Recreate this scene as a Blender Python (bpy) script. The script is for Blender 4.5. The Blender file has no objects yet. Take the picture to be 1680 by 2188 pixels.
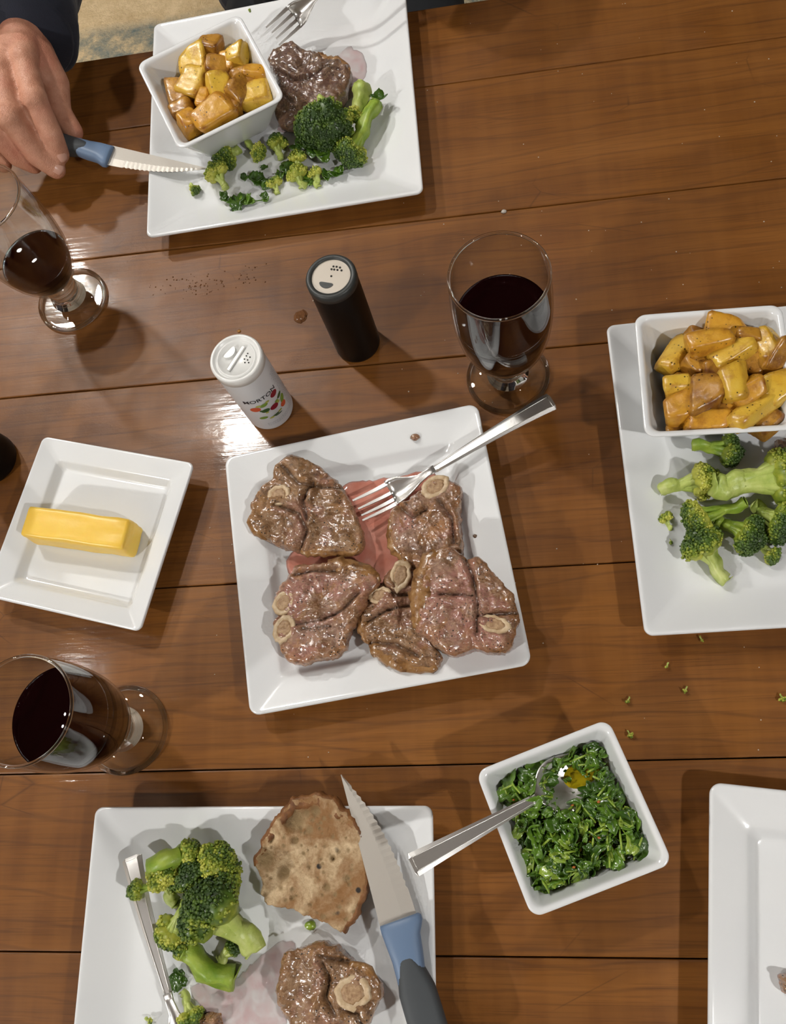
import bpy, bmesh, math, random
import numpy as np
from mathutils import Vector, Matrix, noise, Euler

# ------------------------------------------------------------------ camera
TZ = 0.75                                   # height of the table top above the floor
scene = bpy.context.scene
col = scene.collection
CX, CY, FPX, CAMH = 840.0, 1094.0, 1880.0, 0.72
_d = np.array([1169.0 - CX, 1727.0 - CY, FPX]); _d /= np.linalg.norm(_d)     # straight down, in camera axes
_a = np.array([1.0, 0, 0]); _a -= _a @ _d * _d; _a /= np.linalg.norm(_a)
_b = np.cross(_a, _d)
if _b[1] > 0: _b = -_b
_t = math.radians(0.8)
AX = math.cos(_t) * _a + math.sin(_t) * _b
BX = -math.sin(_t) * _a + math.cos(_t) * _b
def _pl(u, v, z):
    r = np.array([u - CX, v - CY, FPX]); s = (CAMH - z) / (r @ _d)
    return np.array([r @ AX * s, r @ BX * s])
_O = _pl(CX, CY, 0)
def at(u, v, z=0.0):
    """world point at height z above the table seen at photo position u, v"""
    p = _pl(u, v, z) - _O
    return Vector((p[0], p[1], z + TZ))
cam_d = bpy.data.cameras.new('camera'); cam = bpy.data.objects.new('camera', cam_d); col.objects.link(cam)
right = Vector((AX[0], BX[0], -_d[0])); down = Vector((AX[1], BX[1], -_d[1])); fwd = Vector((AX[2], BX[2], -_d[2]))
M = Matrix((right, -down, -fwd)).transposed().to_4x4()
M.translation = Vector((-_O[0], -_O[1], CAMH + TZ))
cam.matrix_world = M
cam_d.sensor_fit = 'HORIZONTAL'; cam_d.sensor_width = 36.0; cam_d.lens = FPX / 1680.0 * 36.0
cam_d.clip_start = 0.01
scene.camera = cam
# ------------------------------------------------------------------ world, exposure
world = bpy.data.worlds.new('room_air'); scene.world = world; world.use_nodes = True
world.node_tree.nodes['Background'].inputs[0].default_value = (1.0, 0.9, 0.78, 1)
world.node_tree.nodes['Background'].inputs[1].default_value = 0.025
scene.cycles.use_adaptive_sampling = True; scene.cycles.adaptive_threshold = 0.10; scene.cycles.use_light_tree = False; scene.cycles.max_bounces = 6; scene.cycles.diffuse_bounces = 2; scene.cycles.glossy_bounces = 3; scene.cycles.transmission_bounces = 6
vs = scene.view_settings
vs.view_transform = 'Standard'; vs.look = 'None'; vs.exposure = -0.06; vs.gamma = 1.0; vs.use_curve_mapping = False
# ceiling downlights: x, y (from the table origin), radius, strength, colour, label
CEIL = 1.75
LAMPS = [
    (-0.763, 0.905, 0.062, 380, (1.0, 0.972, 0.925), 'large round downlight in the ceiling above the seated person'),
    (-1.440, 1.530, 0.066, 720, (1.0, 0.965, 0.91), 'large round downlight over the far left corner of the room'),
    (0.024, 1.180, 0.022, 300, (1.0, 0.97, 0.92), 'small spot bulb beyond the far table edge, left of its pair'),
    (0.121, 1.190, 0.022, 300, (1.0, 0.97, 0.92), 'small spot bulb beyond the far table edge, right of its pair'),
    (-1.244, 0.142, 0.022, 380, (1.0, 0.97, 0.92), 'small spot bulb to the left of the table, farther of its pair'),
    (-1.249, -0.045, 0.022, 380, (1.0, 0.97, 0.92), 'small spot bulb to the left of the table, nearer of its pair'),
    (-2.05, -1.75, 0.075, 1280, (1.0, 0.98, 0.95), 'large round downlight over the near left corner of the room'),
    (1.40, -1.10, 0.062, 860, (1.0, 0.98, 0.95), 'large round downlight to the right of the table'),
]

# ------------------------------------------------------------------ helpers
def link(o, parent=None):
    col.objects.link(o)
    if parent is not None: o.parent = parent
    return o
def tag(o, label, cat, group=None, kind=None):
    o['label'] = label; o['category'] = cat
    if group: o['group'] = group
    if kind: o['kind'] = kind
    return o
def empty(name, loc=(0, 0, 0), rz=0.0, label=None, cat=None, group=None):
    o = bpy.data.objects.new(name, None); o.empty_display_size = 0.02
    link(o); o.location = loc; o.rotation_euler = (0, 0, rz)
    if label: tag(o, label, cat, group)
    return o
def mesh(name, V, F, mat=None, smooth=True, attrs=None):
    me = bpy.data.meshes.new(name)
    me.from_pydata([tuple(map(float, v)) for v in V], [], [tuple(map(int, f)) for f in F])
    if smooth: me.polygons.foreach_set('use_smooth', [True] * len(me.polygons))
    if attrs:
        for k, vals in attrs.items():
            a = me.attributes.new(k, 'FLOAT', 'POINT'); a.data.foreach_set('value', np.asarray(vals, dtype=np.float32))
    if mat: me.materials.append(mat)
    me.update()
    return me
def obj(name, V, F, mat, parent=None, smooth=True, attrs=None, sub=0):
    o = bpy.data.objects.new(name, mesh(name, V, F, mat, smooth, attrs)); link(o, parent)
    if sub:
        m = o.modifiers.new('sub', 'SUBSURF'); m.levels = sub; m.render_levels = sub
    return o
def inst(name, me, parent=None):
    return link(bpy.data.objects.new(name, me), parent)
class MB:
    """collects geometry for one mesh"""
    def __init__(s): s.V = []; s.F = []; s.n = 0
    def add(s, V, F):
        s.F += [tuple(i + s.n for i in f) for f in F]; s.V += [tuple(v) for v in V]; s.n += len(V)
        return s
    def build(s, name, mat, parent=None, smooth=True, attrs=None, sub=0): return obj(name, s.V, s.F, mat, parent, smooth, attrs, sub)
def box(x0, x1, y0, y1, z0, z1, b=0.0):
    V = [(x, y, z) for z in (z0, z1) for y in (y0, y1) for x in (x0, x1)]
    F = [(0, 2, 3, 1), (4, 5, 7, 6), (0, 1, 5, 4), (2, 6, 7, 3), (0, 4, 6, 2), (1, 3, 7, 5)]
    return V, F
def bevel_box(x0, x1, y0, y1, z0, z1, b, seg=2):
    bm = bmesh.new(); V, F = box(x0, x1, y0, y1, z0, z1)
    vs_ = [bm.verts.new(v) for v in V]
    for f in F: bm.faces.new([vs_[i] for i in f])
    bmesh.ops.bevel(bm, geom=list(bm.edges), offset=b, segments=seg, affect='EDGES', profile=0.5)
    bm.verts.index_update()
    r = [tuple(v.co) for v in bm.verts], [tuple(v.index for v in f.verts) for f in bm.faces]
    bm.free(); return r
def rsq(hx, hy, r, z, seg=6, es=6):
    """closed ring, a rounded square of half sizes hx, hy"""
    P = []
    for (sx, sy, a0) in ((1, 1, 0), (-1, 1, 90), (-1, -1, 180), (1, -1, 270)):
        for k in range(seg + 1):
            a = math.radians(a0 + 90 * k / seg)
            P.append((sx * (hx - r) + r * math.cos(a), sy * (hy - r) + r * math.sin(a), z))
    out = []
    m = seg + 1
    for i, p in enumerate(P):
        out.append(p)
        if i % m == m - 1:
            q = P[(i + 1) % len(P)]
            for k in range(1, es): out.append(tuple(p[j] + (q[j] - p[j]) * k / es for j in range(3)))
    return out
def loft(rings, cap0=True, cap1=True):
    n = len(rings[0]); V = [v for r in rings for v in r]; F = []
    for k in range(len(rings) - 1):
        for i in range(n):
            j = (i + 1) % n
            F.append((k * n + i, k * n + j, (k + 1) * n + j, (k + 1) * n + i))
    if cap0:
        V.append(tuple(np.mean(rings[0], axis=0))); c = len(V) - 1
        F += [((i + 1) % n, i, c) for i in range(n)]
    if cap1:
        V.append(tuple(np.mean(rings[-1], axis=0))); c = len(V) - 1; b = (len(rings) - 1) * n
        F += [(b + i, b + (i + 1) % n, c) for i in range(n)]
    return V, F
def lathe(prof, n=48, cap0=False, cap1=False):
    """prof: list of (r, z)"""
    V = []; F = []; m = len(prof)
    for i in range(n):
        a = 2 * math.pi * i / n
        for r, z in prof: V.append((r * math.cos(a), r * math.sin(a), z))
    for i in range(n):
        j = (i + 1) % n
        for k in range(m - 1): F.append((i * m + k, j * m + k, j * m + k + 1, i * m + k + 1))
    if cap0: F.append(tuple(i * m for i in range(n))[::-1])
    if cap1: F.append(tuple(i * m + m - 1 for i in range(n)))
    return V, F
def tube(pts, rad, n=12, cap=True, flat=1.0, up=(0, 0, 1)):
    pts = [Vector(p) for p in pts]; m = len(pts); rings = []; u = None
    for i, p in enumerate(pts):
        t = (pts[min(i + 1, m - 1)] - pts[max(i - 1, 0)]).normalized()
        if u is None:
            u = Vector(up) - t * t.dot(Vector(up))
            if u.length < 1e-4: u = Vector((1, 0, 0)) - t * t.x
        else: u = u - t * t.dot(u)
        u.normalize(); w = t.cross(u); r = rad[i] if hasattr(rad, '__len__') else rad
        rings.append([tuple(p + (u * math.sin(a) * flat + w * math.cos(a)) * r) for a in [2 * math.pi * k / n for k in range(n)]])
    return loft(rings, cap, cap)
def smoothpath(pts, k=6):
    """Catmull-Rom through pts"""
    P = [np.array(p, float) for p in pts]; out = []
    for i in range(len(P) - 1):
        p0, p1, p2, p3 = P[max(i - 1, 0)], P[i], P[i + 1], P[min(i + 2, len(P) - 1)]
        for s in range(k):
            t = s / k
            out.append(0.5 * (2 * p1 + (p2 - p0) * t + (2 * p0 - 5 * p1 + 4 * p2 - p3) * t * t + (3 * p1 - p0 - 3 * p2 + p3) * t ** 3))
    out.append(P[-1]); return out
_ico = {}
def ico(s):
    if s not in _ico:
        bm = bmesh.new(); bmesh.ops.create_icosphere(bm, subdivisions=s, radius=1.0); bm.verts.index_update()
        _ico[s] = (np.array([v.co for v in bm.verts]), [tuple(v.index for v in f.verts) for f in bm.faces]); bm.free()
    return _ico[s]
def fbm(p, o=3):
    return noise.fractal(Vector(p), 0.6, 2.1, o)
def frame(p0, p1, up=(0, 0, 1)):
    """matrix with x axis from p0 to p1, z near up, origin p0"""
    x = (Vector(p1) - Vector(p0)).normalized(); z = Vector(up); z = (z - x * x.dot(z)).normalized(); y = z.cross(x)
    m = Matrix((x, y, z)).transposed().to_4x4(); m.translation = Vector(p0); return m

# ------------------------------------------------------------------ materials
class N:
    """small node-graph helper"""
    def __init__(s, name):
        s.m = bpy.data.materials.new(name); s.m.use_nodes = True; s.t = s.m.node_tree
        s.b = s.t.nodes['Principled BSDF']
    def n(s, typ, **k):
        nd = s.t.nodes.new(typ)
        for a, v in k.items(): setattr(nd, a, v)
        return nd
    def l(s, a, b): s.t.links.new(a, b)
    def set(s, **k):
        for a, v in k.items():
            nm = a.replace('_', ' ')
            s.b.inputs[nm].default_value = v
        return s
    def coord(s, kind='Object', scale=(1, 1, 1), rnd=False):
        tc = s.n('ShaderNodeTexCoord'); mp = s.n('ShaderNodeMapping'); mp.inputs['Scale'].default_value = scale
        s.l(tc.outputs[kind], mp.inputs['Vector'])
        if rnd:
            oi = s.n('ShaderNodeObjectInfo'); mu = s.n('ShaderNodeMath', operation='MULTIPLY'); mu.inputs[1].default_value = 17.0
            s.l(oi.outputs['Random'], mu.inputs[0]); s.l(mu.outputs[0], mp.inputs['Location'])
        return mp.outputs[0]
    def noise(s, vec, scale, detail=4, rough=0.55, dist=0.0):
        nd = s.n('ShaderNodeTexNoise'); nd.inputs['Scale'].default_value = scale; nd.inputs['Detail'].default_value = detail
        nd.inputs['Roughness'].default_value = rough; nd.inputs['Distortion'].default_value = dist
        if vec is not None: s.l(vec, nd.inputs['Vector'])
        return nd.outputs['Fac']
    def vor(s, vec, scale, out='Distance', feature='F1'):
        nd = s.n('ShaderNodeTexVoronoi'); nd.feature = feature; nd.inputs['Scale'].default_value = scale
        if vec is not None: s.l(vec, nd.inputs['Vector'])
        return nd.outputs[out]
    def ramp(s, fac, stops):
        nd = s.n('ShaderNodeValToRGB'); cr = nd.color_ramp
        while len(cr.elements) < len(stops): cr.elements.new(0.5)
        for e, (p, c) in zip(cr.elements, stops):
            e.position = p; e.color = (c, c, c, 1) if not hasattr(c, '__len__') else (*c, 1)
        s.l(fac, nd.inputs[0]); return nd.outputs[0]
    def mix(s, fac, a, b, mode='MIX'):
        nd = s.n('ShaderNodeMix', data_type='RGBA', blend_type=mode)
        for sock, v in ((nd.inputs[0], fac), (nd.inputs[6], a), (nd.inputs[7], b)):
            if isinstance(v, (int, float)): sock.default_value = v
            elif isinstance(v, (tuple, list)): sock.default_value = (*v, 1)
            else: s.l(v, sock)
        return nd.outputs[2]
    def math(s, op, a, b=0.0):
        nd = s.n('ShaderNodeMath', operation=op)
        for i, v in enumerate((a, b)):
            if isinstance(v, (int, float)): nd.inputs[i].default_value = v
            else: s.l(v, nd.inputs[i])
        return nd.outputs[0]
    def attr(s, name):
        nd = s.n('ShaderNodeAttribute', attribute_name=name); return nd.outputs['Fac']
    def color(s, c): s.l(c, s.b.inputs['Base Color']); return s
    def rough(s, c): s.l(c, s.b.inputs['Roughness']); return s
    def bump(s, h, strength=0.3, dist=0.001):
        nd = s.n('ShaderNodeBump'); nd.inputs['Strength'].default_value = strength; nd.inputs['Distance'].default_value = dist
        s.l(h, nd.inputs['Height']); s.l(nd.outputs[0], s.b.inputs['Normal']); return nd
def plain(name, c, rough=0.5, metal=0.0, **k):
    m = N(name); m.set(Base_Color=(*c, 1), Roughness=rough, Metallic=metal, **k); return m.m
MT = {}
# varnished wood
g = N('varnished_wood')
v = g.coord('Object', (1.0, 9.0, 9.0), rnd=True)
tone = g.noise(v, 2.2, 5, 0.6, 0.6); fine = g.noise(g.coord('Object', (4, 130, 130), rnd=True), 2.0, 3, 0.6)
rip = g.noise(g.coord('Object', (30, 3.0, 3.0), rnd=True), 1.6, 3, 0.5)
wv = g.n('ShaderNodeTexWave', wave_type='BANDS', bands_direction='Y'); wv.inputs['Scale'].default_value = 3.0; wv.inputs['Distortion'].default_value = 9.0
wv.inputs['Detail'].default_value = 2.5; wv.inputs['Detail Scale'].default_value = 0.9
g.l(g.coord('Object', (1.3, 5.0, 5.0), rnd=True), wv.inputs['Vector'])
line = g.ramp(wv.outputs['Fac'], [(0.0, 1.0), (0.06, 0.0)])
c = g.ramp(tone, [(0.22, (0.125, 0.043, 0.0070)), (0.5, (0.198, 0.072, 0.0115)), (0.78, (0.275, 0.106, 0.0190))])
c = g.mix(g.math('MULTIPLY', g.ramp(fine, [(0.38, 1.0), (0.55, 0.0)]), 0.20), c, (0.066, 0.022, 0.006))
c = g.mix(g.math('MULTIPLY', g.ramp(rip, [(0.42, 0.0), (0.62, 1.0)]), 0.30), c, (0.28, 0.112, 0.022))
c = g.mix(g.math('MULTIPLY', line, 0.34), c, (0.075, 0.028, 0.009))
pore = g.noise(g.coord('Object', (9, 420, 420), rnd=True), 2.0, 2, 0.5)
c = g.mix(g.math('MULTIPLY', g.ramp(pore, [(0.34, 1.0), (0.44, 0.0)]), 0.28), c, (0.05, 0.016, 0.004))
scr = g.n('ShaderNodeTexVoronoi'); scr.feature = 'DISTANCE_TO_EDGE'; scr.inputs['Scale'].default_value = 7.0
g.l(g.coord('Object', (1.0, 1.9, 1.0), rnd=True), scr.inputs['Vector'])
c = g.mix(g.math('MULTIPLY', g.math('MULTIPLY', g.ramp(scr.outputs['Distance'], [(0.0, 1.0), (0.006, 0.0)]), g.ramp(g.noise(g.coord('Object', (1, 1, 1), rnd=True), 11, 2), [(0.56, 0.0), (0.64, 1.0)])), 0.5), c, (0.045, 0.016, 0.006))
oi = g.n('ShaderNodeObjectInfo')
c = g.mix(g.math('MULTIPLY', oi.outputs['Random'], 0.22), c, (0.095, 0.032, 0.010))
g.color(c)
g.rough(g.ramp(g.noise(g.coord('Object', (1, 1, 1)), 14, 4), [(0.3, 0.36), (0.7, 0.52)]))
g.set(Specular_IOR_Level=0.32, Coat_Weight=0.34, Coat_Roughness=0.08, Coat_IOR=1.45)
sm = g.noise(g.coord('Object', (1, 1, 1)), 9, 5, 0.65)
g.l(g.ramp(sm, [(0.35, 0.04), (0.7, 0.13)]), g.b.inputs['Coat Roughness'])
bn = g.bump(g.math('ADD', fine, g.math('MULTIPLY', g.noise(g.coord('Object', (1, 2, 1)), 45, 3), 1.5)), 0.12, 0.0006)
g.l(bn.outputs[0], g.b.inputs['Coat Normal'])
MT['wood'] = g.m
MT['wood_dark'] = plain('dark_wood', (0.06, 0.022, 0.008), 0.5)
MT['groove'] = plain('seam_dark_backing', (0.02, 0.008, 0.003), 0.8)  # dark board added below the planks so the open seams show dark
# porcelain
g = N('white_porcelain'); g.set(Base_Color=(0.80, 0.815, 0.82, 1), Roughness=0.16, Coat_Weight=0.5, Coat_Roughness=0.04)
g.color(g.ramp(g.noise(g.coord(), 9, 3), [(0.3, (0.775, 0.79, 0.80)), (0.7, (0.825, 0.835, 0.835))]))
MT['porcelain'] = g.m
# metal
g = N('steel'); g.set(Base_Color=(0.76, 0.745, 0.72, 1), Metallic=0.95, Roughness=0.34)
g.bump(g.noise(g.coord('Object', (60, 60, 60)), 4, 3), 0.03, 0.0005)
MT['steel'] = g.m
g = N('blade_steel'); g.set(Base_Color=(0.66, 0.62, 0.56, 1), Metallic=0.80, Roughness=0.48)
g.bump(g.noise(g.coord('Object', (1, 1, 1)), 420, 3), 0.10, 0.0004)
MT['blade'] = g.m
# glass and wine
g = N('clear_glass'); g.set(Base_Color=(0.99, 0.99, 0.985, 1), Roughness=0.0, IOR=1.5, Transmission_Weight=1.0); MT['glass'] = g.m
g = N('thin_glass')                                                # thin blown glass: clear, with the mirror reflections of its surface
tr = g.n('ShaderNodeBsdfTransparent'); tr.inputs[0].default_value = (0.965, 0.972, 0.965, 1); gl = g.n('ShaderNodeBsdfGlossy'); gl.inputs['Roughness'].default_value = 0.0
fr_ = g.n('ShaderNodeFresnel'); ge_ = g.n('ShaderNodeNewGeometry')
g.l(g.math('ADD', g.math('MULTIPLY', ge_.outputs['Backfacing'], 1 / 1.52 - 1.52), 1.52), fr_.inputs['IOR'])       # the same reflection on both faces of the wall
mx = g.n('ShaderNodeMixShader'); g.l(g.math('ADD', g.math('MULTIPLY', fr_.outputs[0], 0.98), 0.012), mx.inputs[0]); g.l(tr.outputs[0], mx.inputs[1]); g.l(gl.outputs[0], mx.inputs[2])
g.l(mx.outputs[0], g.t.nodes['Material Output'].inputs['Surface']); MT['thin_glass'] = g.m
g = N('red_wine'); g.set(Base_Color=(0.006, 0.0006, 0.0009, 1), Roughness=0.02, IOR=1.34, Specular_IOR_Level=0.3); MT['wine'] = g.m
# plastics
MT['white_plastic'] = plain('white_plastic', (0.80, 0.80, 0.775), 0.28)
MT['white_label'] = plain('white_label', (0.70, 0.71, 0.73), 0.4)
MT['black_plastic'] = plain('black_plastic', (0.003, 0.003, 0.003), 0.42, Specular_IOR_Level=0.22)
MT['dark_grey'] = plain('dark_grey_plastic', (0.035, 0.038, 0.036), 0.45)
MT['grip'] = plain('grey_rubber', (0.055, 0.062, 0.068), 0.6)
MT['blue'] = plain('slate_blue_plastic', (0.14, 0.21, 0.33), 0.42)
MT['ink'] = plain('black_ink', (0.012, 0.012, 0.016), 0.5)
MT['ink_grey'] = plain('grey_ink', (0.34, 0.34, 0.37), 0.5)
MT['ink_red'] = plain('dark_red_ink', (0.25, 0.012, 0.03), 0.4)
MT['ink_tomato'] = plain('tomato_red_ink', (0.62, 0.10, 0.04), 0.4)
MT['ink_green'] = plain('green_ink', (0.20, 0.32, 0.05), 0.4)
MT['ink_dkgreen'] = plain('dark_green_ink', (0.045, 0.10, 0.03), 0.4)
MT['ink_yellow'] = plain('yellow_green_ink', (0.46, 0.46, 0.10), 0.4)
MT['hole'] = plain('hole_shade', (0.02, 0.018, 0.015), 0.8)  # flat discs on the lids, the dark inside the holes put into their colour
MT['pepper_disc'] = plain('cream_plastic', (0.62, 0.55, 0.46), 0.35)
# butter
g = N('butter'); g.set(Roughness=0.36, Subsurface_Weight=0.25, Subsurface_Scale=0.006, Subsurface_Radius=(1.0, 0.6, 0.15))
nz = g.noise(g.coord(), 60, 4)
g.color(g.ramp(nz, [(0.3, (0.90, 0.57, 0.075)), (0.7, (0.94, 0.63, 0.10))])); g.bump(nz, 0.25, 0.001); MT['butter'] = g.m
# cooked meat
def meat_mat(name, grey, pink, brown, fat=(0.50, 0.33, 0.19)):
    g = N(name); v = g.coord('Object', (1, 1, 1), rnd=True)
    big = g.noise(v, 34, 6, 0.7, 1.4); mid = g.noise(v, 150, 5, 0.7, 0.4); fib = g.noise(g.coord('Object', (1, 3.0, 1), rnd=True), 240, 4, 0.65)
    c = g.mix(g.ramp(big, [(0.44, 0.0), (0.56, 1.0)]), grey, brown)
    c = g.mix(g.math('MULTIPLY', g.ramp(g.noise(v, 24, 3, 0.5, 1.0), [(0.47, 0.0), (0.58, 1.0)]), 0.75), c, pink)
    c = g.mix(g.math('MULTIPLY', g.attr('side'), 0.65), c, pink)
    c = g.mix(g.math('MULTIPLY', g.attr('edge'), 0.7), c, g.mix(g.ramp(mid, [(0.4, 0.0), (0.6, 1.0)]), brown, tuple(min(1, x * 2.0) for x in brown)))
    mar = g.math('ABSOLUTE', g.math('SUBTRACT', g.noise(v, 62, 4, 0.6, 1.8), 0.5))
    c = g.mix(g.math('MULTIPLY', g.ramp(mar, [(0.0, 1.0), (0.035, 0.0)]), 0.55), c, fat)
    c = g.mix(g.math('MULTIPLY', g.ramp(g.noise(v, 40, 4, 0.6, 1.2), [(0.55, 0.0), (0.63, 1.0)]), 0.7), c, (min(1, brown[0] * 1.9), brown[1] * 2.1, brown[2] * 2.2))
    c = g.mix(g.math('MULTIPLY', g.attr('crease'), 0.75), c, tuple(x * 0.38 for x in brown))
    c = g.mix(g.math('MULTIPLY', g.ramp(mid, [(0.34, 1.0), (0.47, 0.0)]), 0.6), c, tuple(x * 0.35 for x in brown))
    c = g.mix(g.math('MULTIPLY', g.ramp(fib, [(0.52, 0.0), (0.70, 1.0)]), 0.45), c, tuple(min(1, x * 1.7) for x in grey))
    pep = g.math('MULTIPLY', g.ramp(g.vor(v, 330), [(0.16, 1.0), (0.24, 0.0)]), g.ramp(g.noise(v, 60, 2), [(0.47, 0.0), (0.55, 1.0)]))
    c = g.mix(pep, c, (0.012, 0.009, 0.006))
    g.color(c); g.set(Coat_Weight=1.0, Coat_Roughness=0.14, Coat_IOR=1.7)
    g.rough(g.ramp(mid, [(0.3, 0.30), (0.7, 0.62)]))
    h = g.math('ADD', g.math('MULTIPLY', mid, 0.9), g.math('MULTIPLY', fib, 0.9))
    g.bump(h, 0.8, 0.0017)
    cb = g.n('ShaderNodeBump'); cb.inputs['Strength'].default_value = 0.5; cb.inputs['Distance'].default_value = 0.0006
    g.l(g.math('ADD', mid, g.noise(v, 330, 3, 0.6)), cb.inputs['Height']); g.l(cb.outputs[0], g.b.inputs['Coat Normal'])
    return g.m
MT['meat'] = meat_mat('lamb_pink_brown', (0.350, 0.200, 0.135), (0.40, 0.165, 0.130), (0.205, 0.086, 0.026))
MT['meat_seared'] = meat_mat('lamb_seared', (0.300, 0.165, 0.080), (0.32, 0.140, 0.095), (0.175, 0.075, 0.020))
MT['meat_dark'] = meat_mat('lamb_dark', (0.150, 0.078, 0.042), (0.16, 0.072, 0.050), (0.090, 0.040, 0.016))
g = N('browned_fat'); v = g.coord('Object', (1, 1, 1), rnd=True); nz = g.noise(v, 120, 5, 0.65)
g.color(g.ramp(nz, [(0.3, (0.10, 0.038, 0.010)), (0.5, (0.29, 0.140, 0.045)), (0.72, (0.40, 0.235, 0.105))]))
g.set(Roughness=0.3, Coat_Weight=0.6, Coat_Roughness=0.15); g.bump(g.noise(v, 260, 4), 0.5, 0.0015); MT['fat'] = g.m
g = N('bone'); nz = g.noise(g.coord(), 220, 4)
g.color(g.ramp(nz, [(0.3, (0.46, 0.31, 0.17)), (0.65, (0.66, 0.51, 0.33))])); g.set(Roughness=0.4); g.bump(nz, 0.4, 0.001); MT['bone'] = g.m
g = N('marrow'); nz = g.noise(g.coord(), 400, 4)
g.color(g.ramp(nz, [(0.3, (0.26, 0.14, 0.065)), (0.7, (0.50, 0.33, 0.18))])); g.set(Roughness=0.5); g.bump(nz, 0.6, 0.001); MT['marrow'] = g.m
g = N('meat_juice'); nz = g.noise(g.coord(), 55, 4)
g.color(g.ramp(nz, [(0.3, (0.62, 0.205, 0.140)), (0.7, (0.74, 0.36, 0.28))])); g.set(Roughness=0.08, Coat_Weight=0.5); MT['juice'] = g.m
g = N('pale_juice'); nz = g.noise(g.coord(), 75, 5, 0.7)
g.color(g.ramp(nz, [(0.35, (0.66, 0.36, 0.36)), (0.62, (0.78, 0.72, 0.70))])); g.set(Roughness=0.1, Alpha=0.32); g.bump(g.noise(g.coord(), 500, 3), 0.5, 0.0012); MT['pale_juice'] = g.m
# potatoes
def potato_mat(name, c0, c1, br, amt):
    g = N(name); v = g.coord('Object', (1, 1, 1), rnd=True)
    a = g.noise(v, 55, 4, 0.6); b = g.noise(v, 190, 4, 0.65)
    c = g.ramp(a, [(0.3, c0), (0.7, c1)])
    f = g.math('ADD', g.math('MULTIPLY', g.attr('ridge'), 0.8), g.ramp(g.noise(v, 75, 5, 0.7), [(0.62 - amt * 0.4, 0.0), (0.82 - amt * 0.4, 1.0)]))
    c = g.mix(g.math('MULTIPLY', f, 0.72), c, br)
    sp = g.math('MULTIPLY', g.ramp(g.vor(v, 260), [(0.13, 1.0), (0.22, 0.0)]), g.ramp(g.noise(v, 90, 2), [(0.47, 0.0), (0.57, 1.0)]))
    c = g.mix(sp, c, (0.035, 0.018, 0.006)); g.color(c)
    g.set(Roughness=0.36, Coat_Weight=0.4, Coat_Roughness=0.2)
    g.bump(b, 0.4, 0.0011); return g.m
MT['potato'] = potato_mat('roast_potato', (0.64, 0.36, 0.026), (0.74, 0.49, 0.060), (0.34, 0.12, 0.014), 0.22)
MT['potato_brown'] = potato_mat('browned_potato', (0.42, 0.185, 0.018), (0.55, 0.28, 0.035), (0.17, 0.055, 0.010), 0.45)
MT['potato_orange'] = potato_mat('orange_potato', (0.60, 0.27, 0.018), (0.68, 0.36, 0.036), (0.30, 0.095, 0.012), 0.3)
# broccoli
g = N('broccoli_crown'); y = g.attr('yel'); v = g.coord('Object', (1, 1, 1), rnd=True)
f = g.math('ADD', y, g.math('MULTIPLY', g.math('SUBTRACT', g.noise(v, 95, 3), 0.5), 1.1))
g.color(g.ramp(f, [(0.0, (0.026, 0.062, 0.006)), (0.30, (0.078, 0.145, 0.010)), (0.58, (0.25, 0.31, 0.022)), (0.9, (0.52, 0.52, 0.075))]))
g.set(Roughness=0.5, Coat_Weight=0.25, Coat_Roughness=0.25); MT['crown'] = g.m
g = N('broccoli_stalk'); v = g.coord('Object', (1, 1, 1), rnd=True)
g.color(g.ramp(g.noise(v, 80, 4), [(0.3, (0.32, 0.42, 0.070)), (0.55, (0.48, 0.56, 0.140)), (0.75, (0.60, 0.64, 0.25))]))
g.set(Roughness=0.45, Coat_Weight=0.15, Coat_Roughness=0.3); g.bump(g.noise(v, 220, 4), 0.5, 0.0012); MT['stalk'] = g.m
g = N('broccoli_stalk_green'); v = g.coord('Object', (1, 1, 1), rnd=True)
g.color(g.ramp(g.noise(v, 80, 4), [(0.3, (0.19, 0.32, 0.025)), (0.7, (0.40, 0.50, 0.070))]))
g.set(Roughness=0.45, Coat_Weight=0.15, Coat_Roughness=0.3); g.bump(g.noise(v, 220, 4), 0.5, 0.0012); MT['stalk_green'] = g.m
# herbs
def herb(name, a, b):
    g = N(name); v = g.coord('Object', (1, 1, 1), rnd=True)
    c = g.ramp(g.noise(v, 130, 3), [(0.3, a), (0.7, b)])
    g.color(c); g.set(Roughness=0.28, Coat_Weight=0.6, Coat_Roughness=0.12); g.bump(g.noise(v, 420, 3), 0.35, 0.0008); return g.m
MT['herb0'] = herb('parsley_dark', (0.026, 0.072, 0.006), (0.058, 0.135, 0.010))
MT['herb1'] = herb('parsley_mid', (0.065, 0.150, 0.010), (0.130, 0.250, 0.020))
MT['herb2'] = herb('parsley_light', (0.17, 0.29, 0.022), (0.33, 0.44, 0.055))
g = N('olive_oil'); g.set(Base_Color=(0.46, 0.35, 0.008, 1), Roughness=0.04, Coat_Weight=0.5); MT['oil'] = g.m
MT['chilli'] = plain('chilli_flake', (0.45, 0.12, 0.02), 0.4)
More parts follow.
